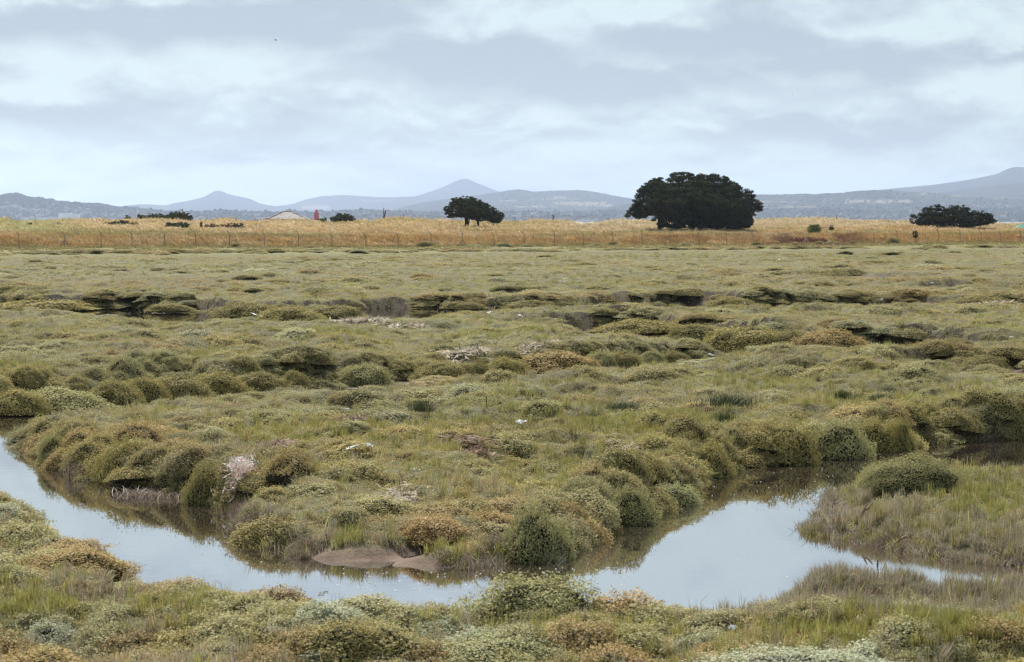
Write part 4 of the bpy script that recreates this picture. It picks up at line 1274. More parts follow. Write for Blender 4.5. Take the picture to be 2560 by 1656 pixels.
# ------------------------------------------------------------------ purslane bushes: things one can point at
BUSH = [bush_mesh(i, 12000, .024, .0145) for i in range(6)]
BUSH_FAR = [bush_mesh(i + 10, 11000, .026, .016, foot=1.05) for i in range(5)]
BUSH_BIG = [bush_mesh(i + 20, 22000, .0155, .0095) for i in range(3)]
CB = {'sage': (.395, .385, .175), 'olive': (.38, .335, .12), 'dark': (.325, .29, .11), 'rust': (.42, .325, .135), 'pale': (.43, .435, .22), 'silver': (.46, .495, .34)}
nb = 0
def bush(px, base, wpx, hpx, kind, label, group, zb=None, far=False, name='purslane_bush', deep=1.0):
    global nb
    if zb is None:
        zb = ZW
    p = gp(px, base, zb)
    if group == g2:
        for _ in range(4):
            zb = hz(p[0], p[1]) + .02
            p = gp(px, base, zb)
    D = p[1]
    W, H = wpx * D / F, hpx * D / F
    me = (BUSH_FAR if far else BUSH_BIG if W > 1.15 else BUSH)[nb % (5 if far else 3 if W > 1.15 else 6)]
    o = bpy.data.objects.new(name, me)
    dep = W * .42 * deep
    o.location = (p[0], p[1] + dep * (1.05 if group == g1 else .5), zb - .04 - .20 * H)
    if far:
        o.location.y += .22 * W
        W *= 1.14
        H *= .70
    if group == g2:
        H *= .62
    o.scale = (W * 1.30, W * deep * 1.15, H / .5 * 1.22)
    o.rotation_euler = (0, 0, random.uniform(-.35, .35) + (math.pi if nb % 3 == 1 else 0))
    c = np.array(CB[kind]) * random.uniform(.92, 1.08)
    o.color = (*c, 1)
    nb += 1
    return tag(link(o), label, 'shrub', group)
g2 = 'bushes along the near side of the creek'
g1 = 'purslane bushes on the far bank of the near creek'
for r_ in [
    (125, 1166, 72, 84, 'sage', 'leafy bush at the tip of the grassy point, first above the water'),
    (205, 1150, 120, 70, 'sage', 'grey green bush behind the tuft of mauve grass near the point'),
    (310, 1212, 170, 108, 'olive', 'large dark rounded bush overhanging the left reach of water'),
    (432, 1208, 150, 96, 'rust', 'brown topped bush between the large dark bush and the pale straw heap'),
    (512, 1264, 108, 104, 'dark', 'dark bush at the water just left of the pale straw heap'),
    (652, 1236, 100, 66, 'olive', 'olive bush just right of the pale straw heap'),
    (698, 1300, 112, 78, 'pale', 'pale leafed bush above the grass spit at the water'),
    (835, 1292, 150, 76, 'sage', 'wide grey green bush behind the grass spit'),
    (1000, 1312, 170, 64, 'sage', 'low bush behind the green grass of the shelf'),
    (1130, 1328, 180, 92, 'rust', 'rusty topped bush with a deep dark hollow beneath it'),
    (1345, 1408, 170, 140, 'sage', 'tall leafy bush falling to the water right of the mud slip'),
    (1478, 1245, 150, 72, 'sage', 'rounded bush inland of the two bushes at the bend'),
    (1572, 1314, 132, 96, 'sage', 'dark fronted bush at the bend of the open water'),
    (1690, 1266, 120, 58, 'pale', 'small straggling bush reaching over the water at the bend'),
    (1650, 1212, 180, 100, 'rust', 'broad brown dome left of the round bush'),
    (1770, 1197, 134, 86, 'olive', 'neat round bush standing alone at the waters edge'),
    (1862, 1150, 130, 96, 'sage', 'bush behind and right of the neat round bush'),
    (1962, 1164, 175, 108, 'olive', 'big bush with dead twigs on top above the dark reflection'),
    (2100, 1150, 160, 98, 'sage', 'big rounded bush right of the one topped with dead twigs'),
    (2192, 1132, 120, 86, 'olive', 'brown green bush in the row of the right reach'),
    (2258, 1130, 66, 84, 'olive', 'narrow bush left of the bare mud ledge'),
    (2360, 1098, 150, 66, 'pale', 'low pale bush above the bare mud ledge'),
    (2470, 1094, 130, 76, 'sage', 'bush above the right end of the mud ledge'),
    (2550, 1100, 110, 90, 'olive', 'bush cut by the right edge above the dark water')]:
    bush(*r_[:5], r_[5], g1)
bush(2285, 1216, 255, 78, 'sage', 'long low bush lying on top of the grassy island', g1, zb=-.22, deep=.6)
g2 = 'bushes along the near side of the creek'
for r_ in [
    (50, 1290, 130, 78, 'olive', 'bush at the left edge beside the open water'),
    (185, 1424, 260, 92, 'rust', 'broad brown bush on the near left bank'),
    (430, 1500, 250, 92, 'rust', 'rust tipped bush on the near bank below the open water'),
    (675, 1630, 300, 140, 'dark', 'large dark brown bush in the left foreground'),
    (1330, 1545, 320, 190, 'sage', 'domed bush standing out into the water in the middle foreground'),
    (1665, 1524, 210, 66, 'rust', 'low brown bush on the near bank right of the domed one'),
    (2040, 1720, 560, 150, 'silver', 'big silvery bush cut by the bottom edge at right'),
    (1230, 1640, 300, 80, 'pale', 'pale silvery bush in the centre foreground'),
    (70, 1700, 330, 130, 'rust', 'rust red bush in the bottom left corner')]:
    bush(*r_[:5], r_[5], g2, zb=-.18)
g3 = 'bushes along the bank of the middle creek'
for r_ in [
    (30, 1018, 120, 66, 'olive', 'bush at the far left above the dark water'),
    (130, 1012, 190, 64, 'sage', 'wide bush second from the left edge over the middle creek'),
    (275, 1000, 110, 78, 'dark', 'dark bush over the narrow end of the water'),
    (355, 985, 90, 66, 'olive', 'bush right of the dark one over the narrow water'),
    (440, 978, 120, 62, 'dark', 'dark bush behind the small mound left of the gully'),
    (540, 970, 110, 62, 'olive', 'brown flecked bush in the left part of the gully'),
    (640, 962, 120, 52, 'dark', 'dark bush in the left middle of the gully'),
    (730, 956, 60, 48, 'dark', 'small dark bush beside the low mound of the gully'),
    (905, 948, 110, 58, 'sage', 'grey green bush in the middle of the gully'),
    (1110, 940, 120, 56, 'dark', 'dark domed bush left of the gully notch'),
    (1195, 938, 74, 54, 'dark', 'upright dark bush in the gully notch'),
    (1265, 928, 88, 58, 'olive', 'bush right of the gully notch'),
    (1390, 914, 180, 52, 'rust', 'long brown bush with bleached straw on its top'),
    (1500, 908, 66, 46, 'sage', 'bush right of the long brown one'),
    (1560, 906, 80, 48, 'dark', 'dark bush with bleached straw near the right end of the gully'),
    (1628, 900, 56, 36, 'sage', 'small bush near the right end of the gully'),
    (1685, 898, 64, 36, 'dark', 'last dark bush at the right end of the gully')]:
    bush(*r_[:5], r_[5], g3, zb=-.36, far=True)
g4 = 'bushes along the right back gully'
for r_ in [
    (1600, 822, 150, 36, 'olive', 'low bush at the left start of the back right gully'),
    (1745, 838, 110, 44, 'dark', 'dark bush left of the dark pool in the back right gully'),
    (1880, 858, 170, 66, 'olive', 'tall bush behind the dark pool'),
    (1985, 860, 80, 56, 'dark', 'dark bush at the right of the dark pool'),
    (2080, 864, 150, 64, 'rust', 'big brown topped bush at the right end of the back gully'),
    (2405, 905, 60, 34, 'dark', 'small dark bush in the hollow near the right edge'),
    (2470, 915, 90, 42, 'dark', 'dark bush in the hollow by the right edge')]:
    bush(*r_[:5], r_[5], g4, zb=-.36, far=True)
g5 = 'bushes along the farthest gully'
for r_ in [
    (90, 768, 200, 28, 'olive', 'long low bush by the far gully at the left edge'),
    (420, 772, 80, 22, 'dark', 'small dark bush on the far gully left of the tall group'),
    (615, 782, 140, 42, 'dark', 'dark bush on the left of the far gully pool'),
    (725, 794, 120, 44, 'olive', 'rounded bush right of the cleft in the far gully'),
    (830, 786, 120, 34, 'dark', 'bush at the right end of the far gully pool'),
    (1160, 766, 80, 22, 'dark', 'dark bush in the middle of the far gully'),
    (1330, 766, 90, 24, 'dark', 'dark bush in the far gully below the small pine'),
    (1830, 760, 90, 30, 'olive', 'rounded bush in the far gully below the big tree'),
    (2460, 758, 130, 26, 'dark', 'dark bush in the far gully at the right edge')]:
    bush(*r_[:5], r_[5], g5, zb=-.34, far=True)

# dark green rush tussocks
M_rush = mat_leaf('rush_blade', 'object', transl=.25, gloss=.03)
RUSH = [grass_clump('rush_tussock', 700 + i, 420, .62, bend=.55, wid=.014, mat=M_rush, hvar=.5) for i in range(3)]
def tuss(px, base, wpx, hpx, colr, label, cat, name, group, zb=None, k=0):
    p = gp(px, base, 0 if zb is None else zb)
    D = p[1]
    o = bpy.data.objects.new(name, RUSH[k % 3])
    W, H = wpx * D / F, hpx * D / F
    o.location = (p[0], p[1] + W * .3, hz(p[0], p[1] + W * .3) + .10 if zb is None else zb - .03)
    o.scale = (W / 1.3, W / 1.8, H)
    o.rotation_euler = (0, 0, k * 1.3)
    o.color = (*colr, 1)
    return tag(link(o), label, cat, group)
gr = 'dark green rush tussocks in the middle marsh'
for i, (a_, b_, c_, d_, l_) in enumerate([(1832, 1004, 125, 40, 'widest dark green rush clump, below the big tree'), (1815, 1048, 85, 40, 'dark blue green rush clump in front of the widest one'),
        (2110, 994, 50, 34, 'small dark rush clump between the widest one and the right edge'), (2205, 985, 70, 22, 'green rush clump nearest the right edge'), (1052, 1020, 80, 40, 'dark rush clump in the hollow left of the tall dark stem'),
        (1475, 1010, 70, 26, 'dark clump left of the yellow flowering patch'), (1560, 995, 120, 24, 'low dark green clump behind the yellow flowering patch')]):
    tuss(a_, b_, c_, d_, (.075, .095, .04), l_, 'rushes', 'rush_tussock', gr, k=i)
gm = 'tussocks of dry mauve grass at the water'
for i, (a_, b_, c_, d_, l_) in enumerate([(86, 1124, 62, 40, 'mauve grass tuft at the very tip of the point'), (205, 1200, 130, 62, 'mauve grass tuft between two bushes on the left reach'), (365, 1250, 215, 30, 'long pale fringe of dry grass lying on the water'),
        (610, 1296, 100, 62, 'dark mauve tuft left of the grass spit'), (1480, 1344, 120, 80, 'dry mauve tuft between the tall bush and the bend'), (1310, 1400, 110, 66, 'mauve tuft beside the tall bush right of the mud slip')]):
    tuss(a_, b_, c_, d_, (.24, .195, .155), l_, 'grass', 'grass_tussock', gm, zb=ZW, k=i)

# ------------------------------------------------------------------ straw wrack, litter, stems
M_wrack = mat_leaf('dry_wrack', 'object', transl=.15, gloss=.02)
def wrack(px, py, wpx, hpx, colr, label, name='straw_heap', n=500, zb=None, lift=.06, cat='straw heap', group=None):
    p = gp(px, py, 0.0 if zb is None else zb)
    D = p[1]
    W = wpx * D / F
    dep = min(max(hpx * D * D / (F * HC), W * .35), W * 2.2) if zb is None else W * .6
    r_ = np.random.default_rng(int(px * 7 + py))
    x = r_.normal(0, W * .27, n); y = r_.normal(0, dep * .27, n)
    z = height(p[0] + x, p[1] + y) + lift + r_.uniform(0, .07, n)
    pos = np.stack([x, y, z], 1)
    zc0 = float(np.mean(z)); pos[:, 2] -= zc0
    nrm = unit(np.array([0, -.2, 1.0]) + r_.normal(size=(n, 3)) * .28)
    L = float(np.clip(.0060 * D, .12, .5))
    v, f = leaf_quads(pos, nrm, L, L * .16, r_)
    me = mesh_np(name, v, [f], [M_wrack], col=leaf_cols(n, r_, .35))
    o = link(bpy.data.objects.new(name, me))
    o.location = (p[0], p[1], zc0)
    o.color = (*colr, 1)
    return tag(o, label, cat, group)
gw_ = 'bleached straw heaps on the marsh'
BL = (.37, .32, .24)
r_ = np.random.default_rng(5)
n = 1900
tt_ = r_.uniform(0, 1, n)
ex_ = 601 - 14 * tt_ + r_.normal(0, 1, n) * (15 - 8 * tt_) + 9 * np.sin(tt_ * 5) + 14 * (r_.uniform(0, 1, n) > .9) * r_.normal(0, 1, n)
ez_ = .10 - .52 * tt_
q_ = np.array([gp(a_, 1148 + 88 * b_ + r_.normal(0, 3), c_) for a_, b_, c_ in zip(ex_, tt_, ez_)])
pos = np.stack([q_[:, 0], q_[:, 1] - .16 + .3 * tt_ * (1 - tt_) + r_.normal(0, .07, n), ez_ + r_.normal(0, .03, n)], 1)
c0_ = pos.mean(0)
v, f = leaf_quads(pos - c0_, unit(np.array([0, -.8, .6]) + r_.normal(size=(n, 3)) * .35), .09, .018, r_)
cc_ = leaf_cols(n, r_, .3)
cc_[:, 1:] *= (1 - .18 * (r_.uniform(0, 1, n) < .3 + .5 * tt_))[:, None]
o = link(bpy.data.objects.new('straw_heap', mesh_np('straw_heap', v, [f], [M_wrack], col=cc_)))
o.location = c0_
o.color = (.82, .77, .70, 1)
tag(o, 'big pinkish white straw heap spilling down the bank', 'straw heap', gw_)
for a_ in [(570, 1142, 50, 16, 'small pale straw heap above the big pinkish one'), (985, 1215, 80, 26, 'pale straw heap on the low mound in mid peninsula'), (1558, 1118, 70, 34, 'pinkish dead heap behind the broad brown dome'),
           (1165, 876, 120, 12, 'bleached straw along the brow above the gully notch'), (1335, 872, 70, 10, 'straw on the brow left of the long brown bush'), (1430, 866, 90, 14, 'straw strewn over the long brown bush'), (1545, 862, 90, 14, 'straw heap near the right end of the gully'),
           (905, 800, 110, 7, 'pale straw streak beside the green flat'), (1030, 810, 160, 6, 'long thin pale straw streak in mid marsh'), (715, 892, 90, 10, 'straw heap on the brow of the left gully'), (20, 955, 50, 14, 'straw heap at the left edge over the middle creek'),
           (400, 752, 150, 10, 'brown straw along the far gully at left'), (1250, 745, 300, 8, 'long brown straw line on the brow of the far gully'), (2230, 848, 40, 10, 'pale straw patch in the rusty ground at right'), (2450, 748, 120, 12, 'brown straw on the far gully at the right edge'), (545, 1082, 40, 12, 'small brown heap inland of the olive bush')]:
    wrack(*a_[:4], BL, a_[4], group=gw_, n=460)
for a_ in [(1175, 1102, 140, 26, 'broken brown heap of dead plants in mid peninsula'), (690, 1098, 90, 20, 'brown dead tuft left of the green grass'), (2335, 1010, 50, 20, 'brown dead tuft in the green grass at right'), (880, 1052, 60, 14, 'brown heap with a white scrap on it'), (2350, 1110, 170, 18, 'brown dead grass on the mud ledge at right')]:
    wrack(*a_[:4], (.20, .13, .085), a_[4], name='dead_plant_heap', cat='dead plants', group='brown heaps of dead plants', n=420)

M_scrap = mat_plain('white_scrap', (.80, .80, .79), .7, .08, 5)
def scrap(px, py, wpx, hpx, label):
    p = gp(px, py, .05)
    D = p[1]; W = wpx * D / F; H = hpx * D / F
    r_ = np.random.default_rng(int(px + py))
    # crumpled torn sheet with some thickness
    nq = 7
    vs_, fs_ = [], []
    for side_ in (0, 1):
        for i in range(nq):
            for j in range(nq):
                x_, y_ = i / (nq - 1) - .5, j / (nq - 1) - .5
                k_ = 1 - .45 * r_.uniform() * (abs(x_) > .3 or abs(y_) > .3)
                if side_ == 0:
                    vs_.append((x_ * k_ + r_.uniform(-.05, .05), y_ * k_ + r_.uniform(-.05, .05), r_.uniform(-.5, .5) * (1 - 1.2 * (x_ * x_ + y_ * y_))))
                else:
                    t0_ = vs_[i * nq + j]
                    vs_.append((t0_[0], t0_[1], t0_[2] - .06))
    o2 = nq * nq
    for i in range(nq - 1):
        for j in range(nq - 1):
            if r_.uniform() < .1 and (i in (0, nq - 2) or j in (0, nq - 2)):
                continue
            q4 = (i * nq + j, (i + 1) * nq + j, (i + 1) * nq + j + 1, i * nq + j + 1)
            fs_ += [q4, tuple(k + o2 for k in q4[::-1])]
    me = bpy.data.meshes.new('litter_scrap')
    me.from_pydata(vs_, [], fs_)
    me.materials.append(M_scrap)
    o = link(bpy.data.objects.new('litter_scrap', me))
    o.location = (p[0], p[1], hz(p[0], p[1]) + .16 + .003 * D)
    o.scale = (W * .9, W * .9, max(H * .9, .03))
    o.rotation_euler = (.25, r_.uniform(-.3, .3), r_.uniform(0, 6))
    tag(o, label, 'litter', 'white scraps lying on the marsh')
for a_ in [(1408, 717, 22, 6, 'largest white scrap on the flat marsh below the small pine'), (1180, 700, 7, 7, 'white scrap left of the largest one on the flat marsh'), (1945, 662, 12, 4, 'white scrap on the turf below the big tree'), (2330, 716, 9, 5, 'white scrap on the flat marsh at right'),
           (1225, 790, 18, 9, 'white scrap by the brown tuft in mid marsh'), (1300, 792, 15, 6, 'white scrap right of the brown tuft in mid marsh'), (1778, 862, 20, 6, 'white scrap left of the dark pool'), (1862, 740, 6, 9, 'white scrap on the brow of the far gully'), (2205, 741, 8, 8, 'white scrap on the far gully at right'),
           (882, 1130, 42, 9, 'white strip behind the peninsula grass'), (922, 1129, 26, 9, 'white scrap right of the white strip'), (1040, 1193, 40, 9, 'slanting white scrap right of the pale straw heap'), (655, 1168, 16, 13, 'white scrap right of the big pinkish heap'), (1300, 1061, 30, 8, 'white scrap lying in mid peninsula grass'),
           (866, 1047, 18, 9, 'white scrap on the brown heap'), (806, 1548, 30, 18, 'white stone on the large dark foreground bush'), (1831, 1554, 24, 14, 'white stone in the right foreground grass'), (255, 918, 34, 5, 'white scrap on the brow above the narrow water'), (2527, 842, 14, 6, 'white scrap near the right edge'), (640, 803, 40, 4, 'white strip on the marsh in front of the far gully pool')]:
    scrap(*a_)

def stem(px, base, top, zb, r0, colr, label, lean=0.0, nub=False, name='dead_weed', leafy=False):
    p = gp(px, base, zb)
    for _ in range(5):
        zb = hz(p[0], p[1]) + .02
        p = gp(px, base, zb)
    D = p[1]; H = (base - top) * D / F
    b = MB()
    b.tube([(0, 0, -.1), (lean * H * .4 + .004, 0, H * .35), (lean * H * .8 - .004, .01, H * .75), (lean * H, 0, H)], [r0, r0 * .95, r0 * .8, r0 * .6], 7)
    if nub:
        b.tube([(0, 0, H * .68), (-.035, 0, H * .72), (-.05, 0, H * .95)], [r0 * .7, r0 * .7, r0 * .4], 6)
    if leafy:
        for k in range(26):
            zz = H * random.uniform(.35, 1)
            a_ = random.uniform(0, 6.28)
            b.tube([(lean * zz, 0, zz), (lean * zz + 1.6 * r0 * math.cos(a_), 1.6 * r0 * math.sin(a_), zz + r0)], [r0 * .7, r0 * .3], 5)
    m = mat_plain('stem_' + name, colr, .9, .3, 20)
    o = b.build(name, m, loc=(p[0], p[1], zb))
    tag(o, label, 'dead weed')
stem(584, 1680, 1612, -.02, .011, (.55, .42, .38), 'pale pinkish broken stem at the bottom edge with a side twig', nub=True)
stem(731, 1680, 1632, -.02, .010, (.55, .42, .38), 'short pale pinkish stem at the bottom edge right of the forked one')
stem(2194, 1440, 1400, .0, .008, (.07, .045, .035), 'dark seed head standing against the right open water', leafy=True)
stem(1216, 1016, 990, .02, .008, (.06, .045, .03), 'tall dark dead stem in mid peninsula', leafy=True)
stem(918, 1078, 1056, .0, .008, (.08, .055, .03), 'dark dead stem left of the brown heap in mid peninsula')
stem(440, 898, 887, .0, .011, (.06, .045, .03), 'small dark stem on the marsh above the left gully')
M_drift = mat_plain('driftwood', (.34, .24, .16), .9, .3, 8)
def drift(px, py, zb, pts, rad, label, mat=None):
    p = gp(px, py, zb)
    b = MB(); b.tube(pts, rad, 8)
    b.tube([pts[1], (pts[1][0] + .05, pts[1][1] - .03, pts[1][2] + .10)], [rad[1] * .8, rad[1] * .3], 6)
    o = b.build('driftwood', mat or M_drift, loc=(p[0], p[1], hz(p[0], p[1]) + .10))
    tag(o, label, 'driftwood')
drift(2162, 1305, -.4, [(-.07, 0, -.08), (-.02, 0, .02), (.05, .02, .06), (.11, .02, .13)], [.016, .02, .014, .007], 'forked brown driftwood on the island near its left tip')
drift(2245, 1362, -.5, [(-.05, 0, -.03), (0, 0, .01), (.09, .03, .06), (.13, .05, .04)], [.02, .02, .016, .008], 'grey driftwood at the foot of the island bank')
drift(2190, 1512, -.1, [(-.10, 0, .0), (-.02, 0, .03), (.04, .02, .05), (.06, .03, .12)], [.03, .04, .03, .01], 'broken stump in the mauve grass of the right foreground')

# foam flecks drifting on the creek
vs, fs = [], []
for _ in range(420):
    zone = rng.integers(3)
    pxx, pyy = [(rng.normal(1850, 160), rng.normal(1190, 40)), (rng.normal(1250, 200), rng.normal(1445, 25)), (rng.uniform(0, 2560), rng.uniform(1050, 1480))][zone]
    p_ = gp(pxx, pyy, ZW)
    if hz(p_[0], p_[1]) > ZW - .05:
        continue
    r_ = rng.uniform(.003, .011); b0 = len(vs)
    vs += [(p_[0] + r_ * math.cos(k * 1.047) * 1.2, p_[1] + r_ * math.sin(k * 1.047), ZW + .004 + .004 * (k % 2)) for k in range(6)]
    fs.append(tuple(range(b0, b0 + 6)))
ofm = bpy.data.meshes.new('foam'); ofm.from_pydata(vs, [], fs); ofm.materials.append(M_scrap)
tag(link(bpy.data.objects.new('foam', ofm)), 'tiny white foam flecks floating on the creek', 'foam', kind='stuff')

# ------------------------------------------------------------------ fence
root = empty('fence', (0, FY0, 0))
tag(root, 'chain link fence of weathered concrete posts with cranked tops along the bank foot', 'fence')
b = MB()
hw = .048
prof = [(0, -.4), (0, 1.62), (-.05, 1.80), (-.20, 2.02), (-.30, 2.12)]
for i in range(len(prof) - 1):
    pass
vs_, fs_ = [], []
for i, (xx, zz) in enumerate(prof):
    hh_ = hw * (1 - .07 * i)
    vs_ += [(xx - hh_, -hh_, zz - (.03 if i == 4 else 0)), (xx + hh_, -hh_, zz + (.03 if i > 1 else 0)), (xx + hh_, hh_, zz + (.03 if i > 1 else 0)), (xx - hh_, hh_, zz - (.03 if i == 4 else 0))]
for i in range(len(prof) - 1):
    fs_ += [(i * 4 + k, i * 4 + (k + 1) % 4, i * 4 + 4 + (k + 1) % 4, i * 4 + 4 + k) for k in range(4)]
fs_ += [(3, 2, 1, 0), (16, 17, 18, 19)]
post_me = b.add(vs_, fs_).mesh('post', [M_concrete])
b2 = MB().add(vs_, fs_); post_pale = b2.mesh('post', [M_concrete_pale])
brace_me = {}
for sgn in (-1, 1):
    for mm, nm in ((M_concrete, 'd'), (M_concrete_pale, 'p')):
        brace_me[sgn, nm] = MB().tube([(sgn * .06, 0, 1.05), (sgn * .85, 0, -.2)], [.055, .06], 4).mesh('brace', [mm])
posts = [(-60, 600), (-15, 600), (48, 614), (162, 616), (253, 609), (331, 614), (413, 614), (490, 616), (574, 612), (662, 614), (746, 606), (830, 613), (915, 622), (996, 618), (1078, 616), (1156, 618), (1235, 613), (1311, 615), (1387, 618), (1459, 618), (1532, 610), (1605, 618), (1675, 619),
         (1747, 612), (1816, 612), (1883, 610), (1949, 612), (2014, 616), (2074, 610), (2130, 610), (2184, 613), (2241, 607), (2294, 607), (2346, 607), (2400, 607), (2452, 608), (2500, 610), (2550, 609), (2600, 608)]
posts = [(-60 - 86 * k, 600) for k in range(7, 0, -1)] + posts + [(2600 + 46 * k, 608) for k in range(1, 12)]
tops = []
for px, pyb in posts:
    u = (px - 1280) / F
    y = FY0 / (1 - FSL * u); x = u * y
    z = hz(x, y) - .05
    pale = px in (2014, 2074)
    o = bpy.data.objects.new('post', post_pale if pale else post_me)
    o.location = (x, y - FY0, z)
    o.rotation_euler = (random.uniform(-.03, .03), random.uniform(-.04, .04), random.uniform(-.15, .15))
    sc_ = random.uniform(.94, 1.06)
    o.scale = (1.1, 1.1, sc_)
    link(o, root)
    tops.append((x, y - FY0, z))
    if pale and px == 2014:
        o['label'] = 'pale cleaner post'
    if px in (162, 1156, 2014):
        for sgn in (-1, 1):
            br = bpy.data.objects.new('brace', brace_me[sgn, 'p' if pale else 'd'])
            br.location = o.location
            link(br, root)
b = MB()
for zz in (.35, .95, 1.55):
    b.tube([(t_[0], t_[1] - .08, t_[2] + zz) for t_ in tops], .006, 4)
b.tube([(t_[0] - .28, t_[1] - .06, t_[2] + 2.08) for t_ in tops], .006, 4)
b.build('wire', M_wire, root)

# ------------------------------------------------------------------ trees
M_needle = mat_leaf('pine_needles', 'object', transl=.10, gloss=.0)
def crown_mesh(name, poly, org, scl_, D, seed, nclump, cw, holes=(), depth=.5, leaf=.30, per=60, flat=.45, tier=True):
    """poly in zoom pixels: origin org, scale; returns verts in world metres relative to base"""
    r_ = np.random.default_rng(seed)
    pts = np.array([((x / scl_ + org[0] - 1280) / F * D, (HY - (y / scl_ + org[1])) / F * D + HC) for x, y in poly])
    x0, z0_ = pts.min(0); x1, z1_ = pts.max(0)
    P = []
    while len(P) < nclump:
        c = np.array([[r_.uniform(x0, x1), r_.uniform(z0_, z1_)]])
        loop = np.vstack([pts, pts[:1]])
        if not inside(c, pts)[0]:
            continue
        dd = seg_dist(c, loop)[0]
        if dd < cw * .30:
            continue
        bad = False
        for hx, hy, hr in holes:
            hx_, hz_ = (hx / scl_ + org[0] - 1280) / F * D, (HY - (hy / scl_ + org[1])) / F * D + HC
            if np.hypot(c[0, 0] - hx_, (c[0, 1] - hz_) * 1.3) < hr / scl_ / F * D:
                bad = True
        if bad:
            continue
        hwid = min(dd * 1.7, (x1 - x0) * depth * .5)
        yy = r_.uniform(-1, 1) * hwid
        if r_.uniform() < .45:
            yy = -hwid * r_.uniform(.6, 1)            # more of the outer shell
        zt_ = round(c[0, 1] / (cw * .62)) * cw * .62 + r_.normal(0, .14) * cw + .12 * cw * math.sin(c[0, 0] * .9)
        P.append((c[0, 0], yy, zt_ if tier and dd > cw * .5 else c[0, 1], dd))
    # sprigs that break the outline
    for _ in range(nclump // 9):
        i_ = r_.integers(len(pts))
        a_, b_ = pts[i_], pts[(i_ + 1) % len(pts)]
        e_ = a_ + (b_ - a_) * r_.uniform()
        if e_[1] > z0_ + (z1_ - z0_) * .25:
            P.append((e_[0] + r_.normal(0, .12) * cw, r_.normal(0, .5) * cw, e_[1] + r_.normal(.0, .08) * cw, 0.0))
    P = np.array(P)
    n = len(P)
    k = np.repeat(np.arange(n), per)
    d = unit(r_.normal(size=(n * per, 3)))
    size = (cw * np.clip(.55 + P[:, 3] / cw * .35, .6, 1.15) * r_.uniform(.7, 1.2, n))[k][:, None]
    pos = P[k, :3] + d * size * .5 * np.array([1, 1, flat]) * r_.uniform(.5, 1, (n * per, 1)) ** .5
    nrm = unit(d * .5 + np.array([0, 0, .6]) + r_.normal(size=d.shape) * .6)
    v, f = leaf_quads(pos, nrm, leaf, leaf * .42, r_, along=d + np.array([0, 0, .5]) + r_.normal(size=d.shape) * .3)
    tone = (1 + r_.uniform(-.3, .3, n))[k][:, None]
    return v, f, leaf_cols(len(f), r_, .25) * tone, P
def tree(name, label, poly, org, scl_, D, base_px, trunks, colr, group=None, cat='tree', limbs=True, **kw):
    bx = (base_px - 1280) / F * D
    bz = hz(bx, D)
    root = empty(name, (bx, D, bz - .1))
    v, f, c, P = crown_mesh(name, poly, org, scl_, D, **kw)
    v = v - np.array([bx, 0, bz - .1])
    o = link(bpy.data.objects.new('crown', mesh_np('crown', v, [f], [M_needle], col=c)), root)
    o.color = (*colr, 1)
    if limbs:
        r_ = random.Random(kw['seed'])
        Pr = P[:, :3] - np.array([bx, 0, bz - .1])
        for (tx, rad, hsplit, nl) in trunks:
            b = MB()
            x_ = (tx - base_px) / F * D
            b.tube([(x_, 0, -.4), (x_ + .05, 0, hsplit * .5), (x_, .05, hsplit)], [rad * 1.25, rad, rad * .9], 8)
            cand = sorted(range(len(Pr)), key=lambda i: abs(Pr[i, 0] - x_) + abs(Pr[i, 1]) * .4 + r_.uniform(0, 3.5))[:nl]
            for i in cand:
                e = Pr[i]
                mid = (x_ + (e[0] - x_) * .45 + r_.uniform(-.2, .2), e[1] * .4, hsplit + max(.2, (e[2] - hsplit)) * .42)
                b.tube([(x_, 0, hsplit * .75), mid, (e[0], e[1], max(e[2], hsplit))], [rad * .62, rad * .42, rad * .12], 6)
            b.build('trunk', M_bark, root, True)
    return tag(root, label, cat, group)
big = [(40, 820), (130, 700), (190, 610), (220, 500), (280, 370), (350, 290), (450, 240), (510, 190), (650, 170), (830, 105), (1000, 92), (1150, 118), (1350, 140), (1500, 130), (1690, 180), (1720, 240), (1850, 280), (1910, 360), (2050, 400), (2115, 440), (2105, 520), (2255, 600), (2220, 690), (2120, 790), (2180, 900), (2120, 960),
       (2050, 1040), (1900, 1055), (1700, 1050), (1400, 1030), (1250, 1035), (1000, 1030), (800, 1020), (640, 1010), (540, 960), (480, 880), (250, 880)]
tree('pine_tree', 'huge spreading dark pine dome on the dunes right of centre', big, (1560, 420), 6.61, 400, 1740, [(1648, .35, 1.6, 14), (1730, .34, 1.2, 10), (1750, .3, 1.2, 10), (1792, .36, 1.2, 12), (1818, .3, 1.2, 9), (1850, .3, 1.2, 8)], (.070, .082, .040),
     group='dark pines on the dunes', seed=11, nclump=2300, cw=1.5, per=60, leaf=.32, depth=.9, holes=[(480, 700, 50), (420, 830, 60), (670, 790, 45), (500, 860, 70), (400, 640, 30), (610, 730, 40), (1590, 930, 20), (2110, 690, 40)])
small = [(1130, 350), (1220, 290), (1260, 195), (1400, 148), (1550, 158), (1700, 205), (1830, 275), (1890, 320), (1980, 360), (2090, 435), (2110, 500), (2050, 600), (1940, 606), (1880, 575), (1800, 560), (1700, 580), (1620, 560), (1500, 510), (1360, 505), (1190, 515), (1160, 470), (1175, 400)]
tree('pine_tree', 'small wind swept pine with two forked trunks left of the huge one', small, (940, 470), 6.61, 400, 1180, [(1164, .20, .55, 9), (1170, .16, .6, 6), (1196, .19, .45, 8)], (.078, .094, .042),
     group='dark pines on the dunes', seed=12, nclump=1000, cw=.9, per=55, leaf=.22, depth=.8)
